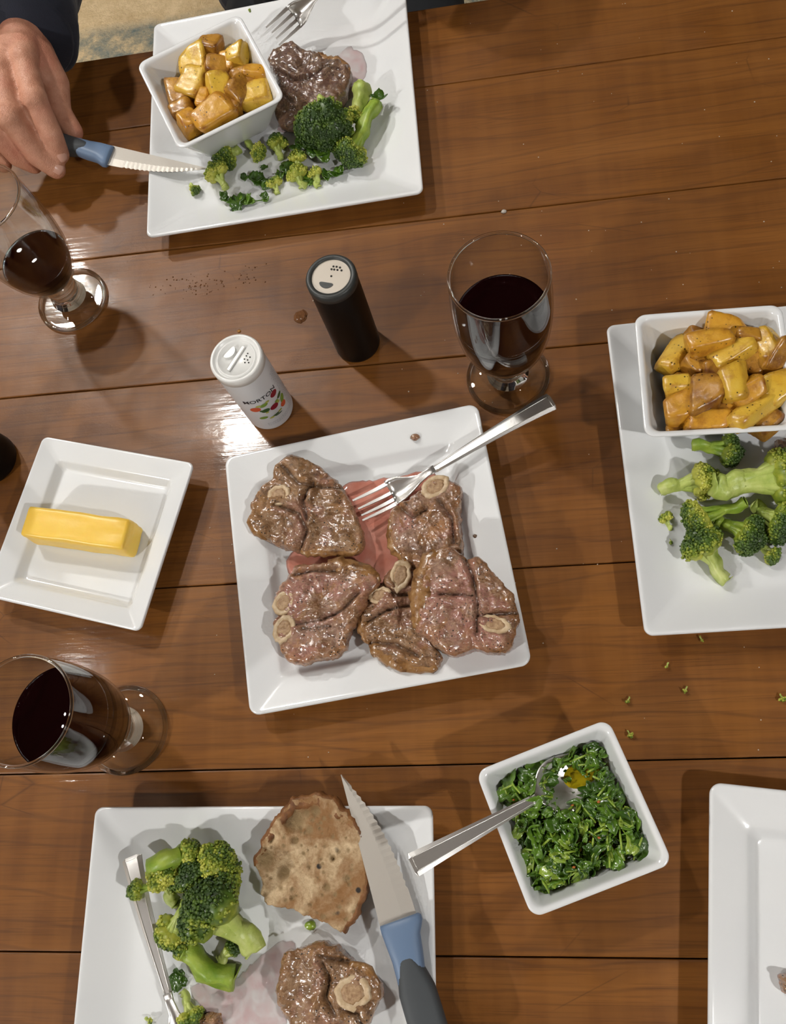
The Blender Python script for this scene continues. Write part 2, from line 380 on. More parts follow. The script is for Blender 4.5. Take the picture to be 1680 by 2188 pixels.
# bread
g = N('bread_crumb'); v = g.coord('Object', (1, 1, 1))
a = g.noise(v, 32, 4, 0.6, 0.5); b = g.noise(v, 170, 5, 0.7); hol = g.vor(v, 210)
c = g.ramp(b, [(0.3, (0.34, 0.21, 0.095)), (0.7, (0.72, 0.54, 0.33))])
c = g.mix(g.math('MULTIPLY', g.ramp(a, [(0.44, 0.0), (0.60, 1.0)]), 0.85), c, (0.24, 0.10, 0.022))
c = g.mix(g.attr('dent'), c, (0.26, 0.17, 0.075))
sp = g.math('MULTIPLY', g.ramp(g.vor(v, 75), [(0.12, 1.0), (0.19, 0.0)]), g.ramp(g.noise(v, 40, 2), [(0.44, 0.0), (0.50, 1.0)]))
c = g.mix(sp, c, (0.022, 0.016, 0.012)); g.color(c); g.set(Roughness=0.75)
g.bump(g.math('ADD', b, g.noise(v, 420, 3)), 0.8, 0.0016); MT['bread'] = g.m
g = N('bread_crust'); v = g.coord('Object', (1, 1, 1)); a = g.noise(v, 70, 5, 0.65)
g.color(g.ramp(a, [(0.3, (0.085, 0.030, 0.008)), (0.55, (0.22, 0.085, 0.022)), (0.8, (0.40, 0.20, 0.075))])); g.set(Roughness=0.6)
g.bump(g.noise(v, 240, 4), 0.5, 0.0015); MT['crust'] = g.m
# cloth, skin
g = N('navy_cloth'); v = g.coord('Object', (1, 1, 1)); a = g.noise(v, 900, 2)
g.color(g.ramp(g.noise(v, 40, 3), [(0.3, (0.0060, 0.0085, 0.018)), (0.7, (0.011, 0.015, 0.030))])); g.set(Roughness=0.85, Sheen_Weight=0.10, Sheen_Roughness=0.5)
b = g.math('ADD', g.math('MULTIPLY', g.noise(v, 18, 2, 0.4, 0.5), 6.0), g.math('MULTIPLY', a, 0.3)); g.bump(b, 0.5, 0.002); MT['navy'] = g.m
MT['trousers'] = plain('dark_trousers', (0.016, 0.017, 0.020), 0.85)
g = N('skin'); v = g.coord('Object', (1, 1, 1)); a = g.noise(v, 60, 4, 0.6)
c = g.ramp(a, [(0.3, (0.46, 0.195, 0.115)), (0.55, (0.60, 0.29, 0.185)), (0.8, (0.66, 0.35, 0.24))])
c = g.mix(g.math('MULTIPLY', g.ramp(g.noise(v, 22, 3), [(0.5, 0.0), (0.65, 1.0)]), 0.45), c, (0.52, 0.165, 0.105)); g.color(c)
g.set(Roughness=0.46)
w = g.vor(g.coord('Object', (1, 1, 1)), 420, 'Distance', 'DISTANCE_TO_EDGE'); wr = g.noise(g.coord('Object', (1, 1, 1)), 190, 4, 0.65, 0.6)
g.bump(g.math('ADD', g.math('MULTIPLY', g.ramp(w, [(0.0, 0.0), (0.12, 1.0)]), 0.22), wr), 0.5, 0.0016); MT['skin'] = g.m
MT['nail'] = plain('finger_nail', (0.66, 0.37, 0.28), 0.28)
MT['hair'] = plain('grey_hair', (0.16, 0.15, 0.14), 0.6)
# room
g = N('wall_paint'); g.color(g.ramp(g.noise(g.coord(), 3, 3), [(0.3, (0.26, 0.22, 0.17)), (0.7, (0.29, 0.25, 0.20))])); g.set(Roughness=0.9); MT['wall'] = g.m
g = N('ceiling_paint'); g.color(g.ramp(g.noise(g.coord(), 4, 3), [(0.3, (0.38, 0.36, 0.33)), (0.7, (0.42, 0.40, 0.37))])); g.set(Roughness=0.9); MT['ceiling'] = g.m
g = N('floor_boards'); g.color(g.ramp(g.noise(g.coord('Object', (1.5, 14, 1)), 2.5, 4), [(0.3, (0.16, 0.08, 0.035)), (0.7, (0.27, 0.15, 0.07))])); g.set(Roughness=0.4); MT['floor'] = g.m
g = N('rug_pile'); v = g.coord('Object', (1, 1, 1))
a = g.noise(v, 9, 5, 0.65); bd = g.attr('border')
c = g.ramp(g.noise(v, 26, 5, 0.7), [(0.3, (0.50, 0.36, 0.19)), (0.7, (0.72, 0.55, 0.33))])
c2 = g.ramp(g.noise(v, 20, 5, 0.7), [(0.38, (0.62, 0.46, 0.26)), (0.52, (0.30, 0.27, 0.19)), (0.66, (0.13, 0.16, 0.15))])
g.color(g.mix(bd, c, c2)); g.set(Roughness=0.95); g.bump(g.noise(v, 130, 4), 0.8, 0.006); MT['rug'] = g.m
def emit(name, c, s):
    g = N(name); g.set(Base_Color=(0, 0, 0, 1), Emission_Color=(*c, 1), Emission_Strength=s); return g.m

# ------------------------------------------------------------------ the room
def struct(name, V, F, m, smooth=False, attrs=None):
    o = obj(name, V, F, m, None, smooth, attrs); o['kind'] = 'structure'; return o
struct('floor', *box(-3.0, 3.0, -3.0, 3.0, -0.05, 0.0), MT['floor'])
struct('ceiling', *box(-3.0, 3.0, -3.0, 3.0, TZ + CEIL + 0.012, TZ + CEIL + 0.07), MT['ceiling'])
struct('wall_left', *box(-3.05, -3.0, -3.0, 3.0, 0.0, TZ + CEIL + 0.012), MT['wall'])
struct('wall_right', *box(3.0, 3.05, -3.0, 3.0, 0.0, TZ + CEIL + 0.012), MT['wall'])
struct('wall_far', *box(-3.05, 3.05, 3.0, 3.05, 0.0, TZ + CEIL + 0.012), MT['wall'])
struct('wall_near', *box(-3.05, 3.05, -3.05, -3.0, 0.0, TZ + CEIL + 0.012), MT['wall'])
for (x, y, r, s, c, lab) in LAMPS:
    L = empty('ceiling_light', (x, y, TZ + CEIL), 0, lab, 'ceiling light')
    V, F = lathe([(r, 0.0), (r, -0.004), (r * 1.05, -0.008), (r * 1.22, -0.008), (r * 1.30, -0.002), (r * 1.30, 0.012), (r, 0.012), (r, 0.0)], 40)
    obj('trim_ring', V, F, MT['white_plastic'], L)
    V, F = lathe([(0.0001, -0.003), (r * 0.5, -0.003), (r * 0.985, -0.0015), (r * 0.985, 0.004), (0.0001, 0.004)], 40)
    obj('lens', V, F, emit('lamp_glow', c, s), L)

# rug beyond the table
rv = []; rf = []; ra = []
nx, ny = 60, 40
for j in range(ny + 1):
    for i in range(nx + 1):
        x = -2.2 + 3.4 * i / nx; y = 1.30 + 1.4 * j / ny
        rv.append((x, y, 0.012 + 0.0015 * fbm((x * 20, y * 20, 0))))
        e = min(y - 1.30, 2.70 - y, x + 2.2, 1.2 - x); ra.append(1.0 if 0.04 < e < 0.20 else 0.0)
for j in range(ny):
    for i in range(nx):
        a = j * (nx + 1) + i; rf.append((a, a + 1, a + nx + 2, a + nx + 1))
k = len(rv); rv += [(-2.2, 1.30, 0), (1.2, 1.30, 0), (1.2, 2.70, 0), (-2.2, 2.70, 0)]; ra += [0] * 4
rf += [(k + 3, k + 2, k + 1, k), tuple([k, k + 1] + list(range(nx, -1, -1))), tuple([k + 2, k + 3] + list(range(ny * (nx + 1), (ny + 1) * (nx + 1))))]
rug = obj('rug', rv, rf, MT['rug'], None, True, {'border': ra})
tag(rug, 'beige rug with a mottled blue-grey border on the floor beyond the table', 'rug')

# ------------------------------------------------------------------ the table
table = empty('dining_table', (0, 0, 0), 0, 'reddish brown varnished plank dining table under all the dishes', 'table')
edges = [0.569, 0.4632, 0.2995, 0.1466, -0.0568, -0.2137, -0.3503, -0.475, -0.60]
for i in range(len(edges) - 1):
    y1, y0 = edges[i], edges[i + 1]; gp = 0.0005
    V, F = bevel_box(-1.0, 1.0, -(y1 - y0) / 2 + gp, (y1 - y0) / 2 - gp, -0.028, 0.0, 0.0011 if i else 0.0016, 2)
    o = obj('plank', V, F, MT['wood'], table, False); o.location = (0.37 * math.sin(i * 2.1) * 0, (y0 + y1) / 2, TZ)
V, F = bevel_box(-0.99, 0.99, -0.59, 0.559, TZ - 0.040, TZ - 0.0275, 0.001, 1); obj('sub_top', V, F, MT['groove'], table, False)
for (x0, x1, y0, y1) in ((-0.94, 0.94, 0.50, 0.522), (-0.94, 0.94, -0.55, -0.528), (-0.94, -0.918, -0.528, 0.50), (0.918, 0.94, -0.528, 0.50)):
    V, F = bevel_box(x0, x1, y0, y1, TZ - 0.125, TZ - 0.040, 0.002, 1); obj('apron', V, F, MT['wood_dark'], table, False)
for sx in (-1, 1):
    for yy in (-0.51, 0.48):
        V, F = bevel_box(-0.035, 0.035, -0.035, 0.035, 0.0, TZ - 0.040, 0.004, 2)
        o = obj('leg', V, F, MT['wood_dark'], table, False); o.location = (sx * 0.90, yy, 0)

# ------------------------------------------------------------------ dishes
def plate_mesh(name, half, kind):
    """square plate; 'rim' has a wide rim round a sunken well, 'coupe' rises evenly to its edge. Returns mesh; floor height is 0.008"""
    h = half; R = []
    def r(hh, cr, z): R.append(rsq(hh, hh, cr, z, 8, 8))
    top = 0.0235
    r(h * 0.60, h * 0.07, 0.0025); r(h * 0.66, h * 0.075, 0.0022); r(h * 0.672, h * 0.075, 0.0); r(h * 0.70, h * 0.075, 0.0); r(h * 0.715, h * 0.075, 0.003)
    if kind == 'rim':
        r(h * 0.80, h * 0.08, 0.0115); r(h * 0.95, h * 0.075, 0.0175); r(h * 0.985, h * 0.075, 0.0190); r(h, h * 0.078, 0.0212)
        r(h * 0.995, h * 0.077, 0.0232); r(h * 0.98, h * 0.073, 0.0238); r(h * 0.962, h * 0.068, 0.0232)
        r(h * 0.88, h * 0.06, 0.0205); r(h * 0.775, h * 0.055, 0.0172); r(h * 0.755, h * 0.055, 0.0160); r(h * 0.725, h * 0.055, 0.0115)
        r(h * 0.70, h * 0.055, 0.0088); r(h * 0.67, h * 0.055, 0.0081); r(h * 0.4, h * 0.05, 0.0078); r(h * 0.05, h * 0.02, 0.0078)
    else:
        r(h * 0.82, h * 0.06, 0.0095); r(h * 0.95, h * 0.055, 0.0165); r(h * 0.988, h * 0.05, 0.0190); r(h, h * 0.05, 0.0212)
        r(h * 0.996, h * 0.05, 0.0232); r(h * 0.985, h * 0.048, 0.0238); r(h * 0.968, h * 0.045, 0.0230)
        r(h * 0.90, h * 0.045, 0.0182); r(h * 0.80, h * 0.05, 0.0116); r(h * 0.74, h * 0.055, 0.0088); r(h * 0.70, h * 0.055, 0.0081); r(h * 0.4, h * 0.05, 0.0078); r(h * 0.05, h * 0.02, 0.0078)
    V, F = loft(R, True, True)
    return mesh(name, V, F, MT['porcelain'])
def place_dish(me, name, x, y, z, rz, label, cat, rx=0, ry=0, group=None):
    o = inst(name, me); o.location = (x, y, TZ + z); o.rotation_euler = (rx, ry, rz)
    m = o.modifiers.new('sub', 'SUBSURF'); m.levels = 1; m.render_levels = 2
    return tag(o, label, cat, group)
coupe = plate_mesh('dinner_plate', 0.137, 'coupe')
rimm = plate_mesh('rimmed_plate', 0.1155, 'rim')
rims = plate_mesh('butter_plate', 0.0785, 'rim')
rad = math.radians
PLF = 0.0080          # height of a plate's floor above the table
o = place_dish(coupe, 'dinner_plate', -0.1094, 0.4465, 0.0, rad(2.85), 'square white dinner plate with potato bowl, chop and broccoli, at far table edge', 'plate', group='square white dinner plates'); o.scale = (1.027, 1.027, 1.0)
place_dish(coupe, 'dinner_plate', 0.3335, 0.0165, 0.0, rad(1.0), 'square white dinner plate with large broccoli florets at the right photo edge', 'plate', group='square white dinner plates')
place_dish(coupe, 'dinner_plate', -0.1072, -0.3795, 0.0, rad(-0.6), 'square white dinner plate carrying bread, broccoli and a chop, nearest the viewer', 'plate', group='square white dinner plates')
place_dish(rimm, 'serving_plate', -0.0183, -0.0434, 0.0, rad(8.2), 'square white rimmed serving plate piled with five lamb chops', 'plate')
place_dish(rimm, 'serving_plate', 0.3330, -0.3600, 0.0, rad(-7.5), 'square white rimmed plate, nearly empty, cut off at lower right corner', 'plate')
place_dish(rims, 'butter_plate', -0.2722, -0.0050, 0.0, rad(-14.5), 'small square white rimmed plate holding the stick of butter', 'plate')

BWH = 0.0500
def bowl_mesh():
    R = []; h = 0.0522
    def r(hh, cr, z): R.append(rsq(hh, hh, cr, z, 6, 5))
    r(h * 0.50, 0.006, 0.003); r(h * 0.56, 0.006, 0.0022); r(h * 0.575, 0.006, 0.0); r(h * 0.62, 0.006, 0.0); r(h * 0.645, 0.0065, 0.003)
    r(h * 0.80, 0.008, 0.024); r(h * 0.955, 0.0085, 0.0455); r(h * 0.985, 0.0085, 0.0478); r(h, 0.0085, 0.0488); r(h * 0.995, 0.0085, 0.0497)
    r(h * 0.97, 0.008, 0.0502); r(h * 0.935, 0.0075, 0.0499); r(h * 0.90, 0.007, 0.0485)
    r(h * 0.86, 0.007, 0.0420); r(h * 0.73, 0.007, 0.024); r(h * 0.60, 0.007, 0.0075); r(h * 0.55, 0.007, 0.0052); r(h * 0.3, 0.006, 0.0046); r(h * 0.03, 0.001, 0.0046)
    V, F = loft(R, True, True); return mesh('square_bowl', V, F, MT['porcelain'])
bwm = bowl_mesh()
TLB = Vector((-0.1660, 0.4350, 0.0235)); TLB_R = (rad(5.5), rad(1.0), rad(24.5)); TLB_S = 1.10
o = place_dish(bwm, 'square_bowl', *TLB, TLB_R[2], 'square white bowl of small roast potatoes tipped on far dinner plate', 'bowl', TLB_R[0], TLB_R[1], 'small square white bowls'); o.scale = (TLB_S,) * 3
RB = Vector((0.2695, 0.0800, PLF + 0.0010)); RB_S = 1.03
o = place_dish(bwm, 'square_bowl', *RB, rad(-1.5), 'square white bowl heaped with potato chunks, at the right photo edge', 'bowl', 0, 0, 'small square white bowls'); o.scale = (1.105, 1.05, 1.05)
SB = Vector((0.1325, -0.2528, 0.0)); SB_RZ = rad(19.6)
place_dish(bwm, 'square_bowl', *SB, SB_RZ, 'square white bowl of green herb sauce standing on the bare table', 'bowl', 0, 0, 'small square white bowls')

# butter
bt = [at(58, 1078, PLF + 0.030), at(277, 1108, PLF + 0.030), at(262, 1174, PLF + 0.030), at(44, 1146, PLF + 0.030)]
c4 = sum(bt, Vector()) / 4; ex = (bt[1] - bt[0] + bt[2] - bt[3]) / 2; ey = (bt[0] - bt[3] + bt[1] - bt[2]) / 2
V, F = bevel_box(-ex.length / 2, ex.length / 2, -ey.length / 2, ey.length / 2, 0, 0.0305, 0.0035, 3)
bm = bmesh.new(); vv = [bm.verts.new(v) for v in V]
for f in F: bm.faces.new([vv[i] for i in f])
bmesh.ops.subdivide_edges(bm, edges=[e for e in bm.edges if e.calc_length() > 0.008], cuts=9, use_grid_fill=True)
for v in bm.verts:
    n = fbm(tuple(v.co * 70), 3) * 0.0007; v.co += Vector((n, fbm(tuple(v.co * 60 + Vector((5, 2, 1)))) * 0.0008, n if v.co.z > 0.005 else 0))
    if v.co.z > 0.02 and v.co.x > ex.length / 2 - 0.02: v.co.z -= 0.0015 * (v.co.x - ex.length / 2 + 0.02) / 0.02
bm.normal_update(); bme = bpy.data.meshes.new('butter'); bm.to_mesh(bme); bm.free(); bme.materials.append(MT['butter'])
bme.polygons.foreach_set('use_smooth', [True] * len(bme.polygons))
o = inst('butter_stick', bme); o.location = (c4.x, c4.y, TZ + PLF + 0.0003); o.rotation_euler = (0, 0, math.atan2(ex.y, ex.x))
tag(o, 'yellow stick of butter on the small square plate', 'butter')

# ------------------------------------------------------------------ wine glasses
def glass_profiles(wine_z):
    outer = [(0.0001, 0.0), (0.030, 0.0003), (0.0340, 0.0008), (0.0346, 0.0018), (0.0340, 0.0029), (0.029, 0.0040), (0.021, 0.0066), (0.0170, 0.0098),
             (0.0156, 0.0125), (0.0164, 0.0150), (0.0156, 0.0178), (0.0146, 0.0200), (0.0150, 0.0225), (0.0140, 0.0250), (0.0144, 0.0280),
             (0.0165, 0.0315), (0.0212, 0.0380), (0.0265, 0.0480), (0.0320, 0.0620), (0.0358, 0.0780), (0.0378, 0.0960), (0.0384, 0.1120),
             (0.0381, 0.1300), (0.0370, 0.1480), (0.0363, 0.1560)]
    rim = [(0.0361, 0.1567), (0.0358, 0.1570), (0.0355, 0.1567)]
    inner = [(0.0353, 0.1560), (0.0359, 0.1480), (0.0366, 0.1300), (0.0369, 0.1120), (0.0363, 0.0960), (0.0343, 0.0780), (0.0305, 0.0620),
             (0.0250, 0.0490), (0.0185, 0.0400), (0.0110, 0.0355), (0.0001, 0.0345)]
    wine = [(r + 0.0001, z) for r, z in inner[::-1] if z < wine_z - 0.002]
    for (r0, z0), (r1, z1) in zip(inner[::-1][:-1], inner[::-1][1:]):
        if z0 <= wine_z <= z1:
            rw = r0 + (r1 - r0) * (wine_z - z0) / (z1 - z0)
    wine += [(rw + 0.0001, wine_z + 0.0008), (rw - 0.0012, wine_z), (0.0001, wine_z)]
    return outer + rim + inner, wine
def refine(prof, k=3):
    return [tuple(p) for p in smoothpath(prof, k)]
def goblet(px, wine_z, label, scale=1.0, rz=0):
    p = at(*px); prof, wine = glass_profiles(wine_z)
    t = empty('wine_glass', p + Vector((0, 0, 0.0002)), rz, label, 'wine glass', 'footed wine glasses')
    fp = refine(prof, 3); k0 = min(range(len(fp) // 2), key=lambda i: abs(fp[i][1] - 0.0088) + (9 if fp[i][0] < 0.012 else 0)); k1 = min(range(len(fp) // 2), key=lambda i: abs(fp[i][1] - 0.0315))
    V, F = lathe([(max(r, 0.0001), z) for r, z in fp[:k0 + 1]], 72); obj('foot', V, F, MT['thin_glass'], t)
    V, F = lathe([(0.0001, fp[k0][1])] + [(max(r, 0.0001), z) for r, z in fp[k0:k1 + 1]] + [(0.0001, fp[k1][1] - 0.0004)], 72); obj('stem', V, F, MT['glass'], t)
    V, F = lathe([(max(r, 0.0001), z) for r, z in fp[k1:]], 72); obj('bowl', V, F, MT['thin_glass'], t)
    for (nm_, R_, z_, r_) in (('rim', 0.0359, 0.1568, 0.00125), ('foot_edge', 0.0342, 0.0022, 0.0020)):
        V, F = lathe([(R_ + r_ * math.cos(a), z_ + r_ * math.sin(a)) for a in [2 * math.pi * k / 12 for k in range(13)]], 72); obj(nm_, V, F, MT['glass'], t)
    V, F = lathe(wine, 72); b = obj('wine', V, F, MT['wine'], t); b['label'] = 'dark red wine'
    t.scale = (scale,) * 3
    return t
goblet((1086, 806), 0.102, 'wine glass of dark red wine standing behind the serving plate', 1.03)
goblet((157, 643), 0.070, 'wine glass less than half full, beside the hand holding the knife', 1.02)
goblet((272, 1560), 0.106, 'wine glass of dark red wine standing below the butter plate', 1.03)

# ------------------------------------------------------------------ shakers
def kidney(cx, cy, w, h, bend, rot, n=20):
    P = []
    for k in range(n):
        a = 2 * math.pi * k / n; x = w * math.cos(a); y = h * math.sin(a) + bend * (math.cos(a) ** 2)
        P.append((cx + x * math.cos(rot) - y * math.sin(rot), cy + x * math.sin(rot) + y * math.cos(rot)))
    return P
def prism(poly, z0, z1):
    n = len(poly); V = [(x, y, z0) for x, y in poly] + [(x, y, z1) for x, y in poly]
    F = [tuple(range(n))[::-1], tuple(range(n, 2 * n))] + [(i, (i + 1) % n, n + (i + 1) % n, n + i) for i in range(n)]
    return V, F
def dots(pts, r, z0, z1):
    mb = MB()
    for (x, y) in pts: mb.add(*prism([(x + r * math.cos(a), y + r * math.sin(a)) for a in [k * math.pi / 5 for k in range(10)]], z0, z1))
    return mb
def on_cyl(verts2, r):
    """wrap flat points (x along the girth, y up) on the shaker's side, facing -y"""
    return [((r + d) * math.sin(x / r), -(r + d) * math.cos(x / r), y) for x, y, d in verts2]
def decal(mb, poly, r, d=0.0002):
    n = len(poly); c = (sum(p[0] for p in poly) / n, sum(p[1] for p in poly) / n)
    ring = [(x, y, d) for x, y in poly]; mid = [((x + c[0]) / 2, (y + c[1]) / 2, d) for x, y in poly]
    V = on_cyl(ring + mid + [(c[0], c[1], d)], r)
    F = [(i, (i + 1) % n, n + (i + 1) % n, n + i) for i in range(n)] + [(n + i, n + (i + 1) % n, 2 * n) for i in range(n)]
    mb.add(V, F)
def oval(cx, cy, a, b, rot=0, n=16):
    return [(cx + a * math.cos(t) * math.cos(rot) - b * math.sin(t) * math.sin(rot), cy + a * math.cos(t) * math.sin(rot) + b * math.sin(t) * math.cos(rot)) for t in [2 * math.pi * k / n for k in range(n)]]
SR = 0.0224; SH = 0.0985
p = at(578, 872)
salt = empty('salt_shaker', p + Vector((0, 0, 0.0002)), rad(27), 'white cylindrical salt shaker with printed vegetables and a white lid', 'shaker')
V, F = lathe([(0.0001, 0.0), (SR * 0.93, 0.0), (SR * 0.985, 0.0012), (SR, 0.003), (SR, SH - 0.010)], 64); obj('body', V, F, MT['white_label'], salt)
V, F = lathe([(SR, SH - 0.010), (SR + 0.0004, SH - 0.0098), (SR + 0.0004, SH - 0.002), (SR - 0.0003, SH - 0.0004), (SR - 0.0016, SH), (SR - 0.003, SH - 0.0004), (SR - 0.0036, SH - 0.0022),
              (SR - 0.0050, SH - 0.0026), (SR - 0.0056, SH - 0.0012), (SR - 0.0066, SH - 0.0012), (SR - 0.0072, SH - 0.0024), (0.0001, SH - 0.0024)], 64)
lid = obj('lid', V, F, MT['white_plastic'], salt)
h0 = SH - 0.0024
dots([(0.0058, -0.004), (0.0085, -0.0022), (0.0048, -0.0072), (0.0078, -0.0062), (0.0106, -0.005), (0.0104, -0.0008), (0.0075, -0.009)], 0.00065, h0, h0 + 0.0003).build('hole_discs', MT['hole'], salt, False)
V, F = prism(kidney(-0.002, 0.0065, 0.0062, 0.0030, 0.0016, rad(20)), h0, h0 + 0.0022); obj('flap', V, F, MT['white_plastic'], salt, False)
V, F = bevel_box(-0.0125, 0.0125, -0.0016, 0.0016, h0, h0 + 0.0018, 0.0006, 2); o = obj('hinge_bar', V, F, MT['white_plastic'], salt, False); o.rotation_euler = (0, 0, rad(32))
# lettering wrapped round the body
cu = bpy.data.curves.new('brand_lettering', 'FONT'); cu.body = 'MORTON'; cu.size = 0.0076; cu.align_x = 'CENTER'; cu.resolution_u = 3; cu.offset = 0.00008
to = bpy.data.objects.new('tmp_text', cu); col.objects.link(to); bpy.context.view_layer.update()
tm = bpy.data.meshes.new_from_object(to.evaluated_get(bpy.context.evaluated_depsgraph_get()))
tv = [tuple(v.co) for v in tm.vertices]; tf = [tuple(q.vertices) for q in tm.polygons]
bpy.data.objects.remove(to); bpy.data.meshes.remove(tm)
obj('brand_lettering', on_cyl([(x, y + 0.0560, 0.0003) for x, y, z in tv], SR), tf, MT['ink'], salt, False)
groups = {'ink_red': [oval(0.0120, 0.0520, 0.0042, 0.0040), oval(0.0062, 0.0360, 0.0044, 0.0038)],
          'ink_tomato': [oval(-0.0100, 0.0440, 0.0048, 0.0040), oval(0.0150, 0.0270, 0.0034, 0.0040, 0.4)],
          'ink_green': [oval(-0.0012, 0.0475, 0.0040, 0.0026, 0.2), oval(0.0170, 0.0340, 0.0030, 0.0052, -0.4), oval(-0.0078, 0.0265, 0.0040, 0.0022), oval(0.0105, 0.0400, 0.0022, 0.0016)],
          'ink_dkgreen': [oval(-0.0024, 0.0380, 0.0040, 0.0030), oval(0.0160, 0.0420, 0.0036, 0.0022, 0.3), oval(0.0030, 0.0235, 0.0064, 0.0010, 0.12), oval(0.0060, 0.0215, 0.0040, 0.0009, -0.1), oval(-0.0060, 0.0395, 0.0016, 0.0014)],
          'ink_yellow': [oval(-0.0060, 0.0490, 0.0024, 0.0016), oval(0.0030, 0.0500, 0.0022, 0.0014), oval(0.0118, 0.0370, 0.0018, 0.0018), oval(-0.0010, 0.0225, 0.0026, 0.0014), oval(-0.0020, 0.0340, 0.0016, 0.0012), oval(0.0086, 0.0245, 0.0024, 0.0012)]}
nm = {'ink_red': 'printed_beets', 'ink_tomato': 'printed_tomatoes', 'ink_green': 'printed_peppers', 'ink_dkgreen': 'printed_broccoli', 'ink_yellow': 'printed_leaves'}
for k_, L in groups.items():
    mb = MB()
    for q in L: decal(mb, q, SR, 0.0003)
    mb.build(nm[k_], MT[k_], salt, False)
random.seed(4); mb = MB()
for row in range(34):
    y = 0.010 + row * 0.0019; x = (0.0185 if row > 16 else -0.004) + random.random() * 0.002; xe = 0.034 - 0.0002 * row
    if row < 4: x = -0.008
    while x < xe:
        w = 0.0006 + random.random() * 0.0012
        if not (0.014 < y < 0.056 and -0.016 < x < 0.0195): decal(mb, [(x, y), (x + w, y + w * .2), (x + w, y + 0.0005 + w * .2), (x, y + 0.0005)], SR, 0.0002)
        x += w + 0.0008
mb.build('small_print', MT['ink_grey'], salt, False)

PR = 0.0213; PH = 0.112
pp = at(765, 733)
pep = empty('pepper_shaker', pp + Vector((0, 0, 0.0002)), rad(20), 'tall black cylindrical shaker with a pale perforated top', 'shaker')
V, F = lathe([(0.0001, 0.0), (PR * 0.94, 0.0), (PR * 0.99, 0.001), (PR, 0.003), (PR, PH - 0.009)], 64); obj('body', V, F, MT['black_plastic'], pep)
V, F = lathe([(PR, PH - 0.009), (PR + 0.0003, PH - 0.0088), (PR + 0.0003, PH - 0.002), (PR - 0.0008, PH - 0.0003), (PR - 0.002, PH), (PR - 0.0046, PH - 0.0003), (PR - 0.0049, PH - 0.0016)], 64); obj('lid_ring', V, F, MT['dark_grey'], pep)
V, F = lathe([(PR - 0.0047, PH - 0.0017), (0.0001, PH - 0.0015)], 48); obj('lid_disc', V, F, MT['pepper_disc'], pep)
h0 = PH - 0.0016
dots([(0.0028, 0.0065), (0.0052, 0.0083), (0.0048, 0.0052), (0.0075, 0.0068), (0.0071, 0.0036), (0.0098, 0.0048), (0.0100, 0.0016), (0.0004, 0.0003)], 0.0009, h0, h0 + 0.0004).build('hole_discs', MT['hole'], pep, False)
V, F = prism(kidney(-0.0068, -0.0058, 0.0060, 0.0027, 0.0015, rad(-36)), h0, h0 + 0.0005); obj('spoon_opening', V, F, MT['dark_grey'], pep, False)

mill = empty('pepper_mill', at(-14, 985) + Vector((0, 0, 0.0002)), 0, 'black rounded pepper mill cut off at the left photo edge', 'pepper mill')
V, F = lathe([(0.0001, 0), (0.0235, 0), (0.0255, 0.002), (0.026, 0.006), (0.0255, 0.02), (0.0215, 0.04), (0.020, 0.06), (0.022, 0.085)], 48); obj('body', V, F, MT['black_plastic'], mill)
V, F = lathe([(0.022, 0.0855), (0.0235, 0.088), (0.024, 0.105), (0.021, 0.122), (0.012, 0.132), (0.0001, 0.134)], 48); obj('cap', V, F, MT['black_plastic'], mill)
V, F = lathe([(0.0001, 0.134), (0.004, 0.134), (0.006, 0.139), (0.005, 0.145), (0.0001, 0.147)], 24); obj('knob', V, F, MT['steel'], mill)

# ------------------------------------------------------------------ cutlery
def hexsec(w, t, x, zc, bevel=0.62):
    return [(x, -w / 2, zc - t * 0.25), (x, -w / 2, zc + t * 0.05), (x, -w / 2 * bevel, zc + t * 0.5), (x, w / 2 * bevel, zc + t * 0.5),
            (x, w / 2, zc + t * 0.05), (x, w / 2, zc - t * 0.25), (x, w / 2 * 0.7, zc - t * 0.5), (x, -w / 2 * 0.7, zc - t * 0.5)]
def handle_geo(L, w0, w1, arch, t0=0.0030, t1=0.0026):
    """flat tapering handle from its blunt end (x = 0) to the neck (x = L)"""
    R = []
    for k in range(25):
        s = k / 24; x = L * s
        w = w0 + (w1 - w0) * min(1, s * 1.02) ** 0.9
        zc = arch * math.sin(math.pi * min(1.0, s) ** 0.8) * 1.0
        R.append(hexsec(w, t0 + (t1 - t0) * s, x, zc))
    a = [(p[0] - 0.0032 + 0.0028 * abs(p[1]) / (w0 / 2), p[1] * 0.93, p[2]) for p in hexsec(w0, t0 * 0.75, 0.0, 0.0)]
    return loft([a] + R, True, True), R[-1]
def place_tool(t, p0, p1, up=(0, 0, 1)):
    t.matrix_world = frame(p0, p1, up)
def handle_part(parent, L, w0, w1, arch):
    (V, F), last = handle_geo(L, w0, w1, arch); o = obj('handle', V, F, MT['steel'], parent, False)
    mb = MB()                                                     # raised border line round the flat of the handle
    for sgn in (-1, 1):
        pts = []; 
        for k in range(25):
            s = k / 24; w = w0 + (w1 - w0) * s ** 0.9; zc = arch * math.sin(math.pi * s ** 0.8)
            pts.append((L * s if k else 0.001, sgn * w / 2 * 0.60, zc + 0.0015))
        mb.add(*tube(pts, 0.00035, 6))
    mb.add(*tube([(0.001, -w0 / 2 * 0.6, 0.0015), (0.001, w0 / 2 * 0.6, 0.0015)], 0.00035, 6))
    mb.build('border_line', MT['steel'], o)
    return o
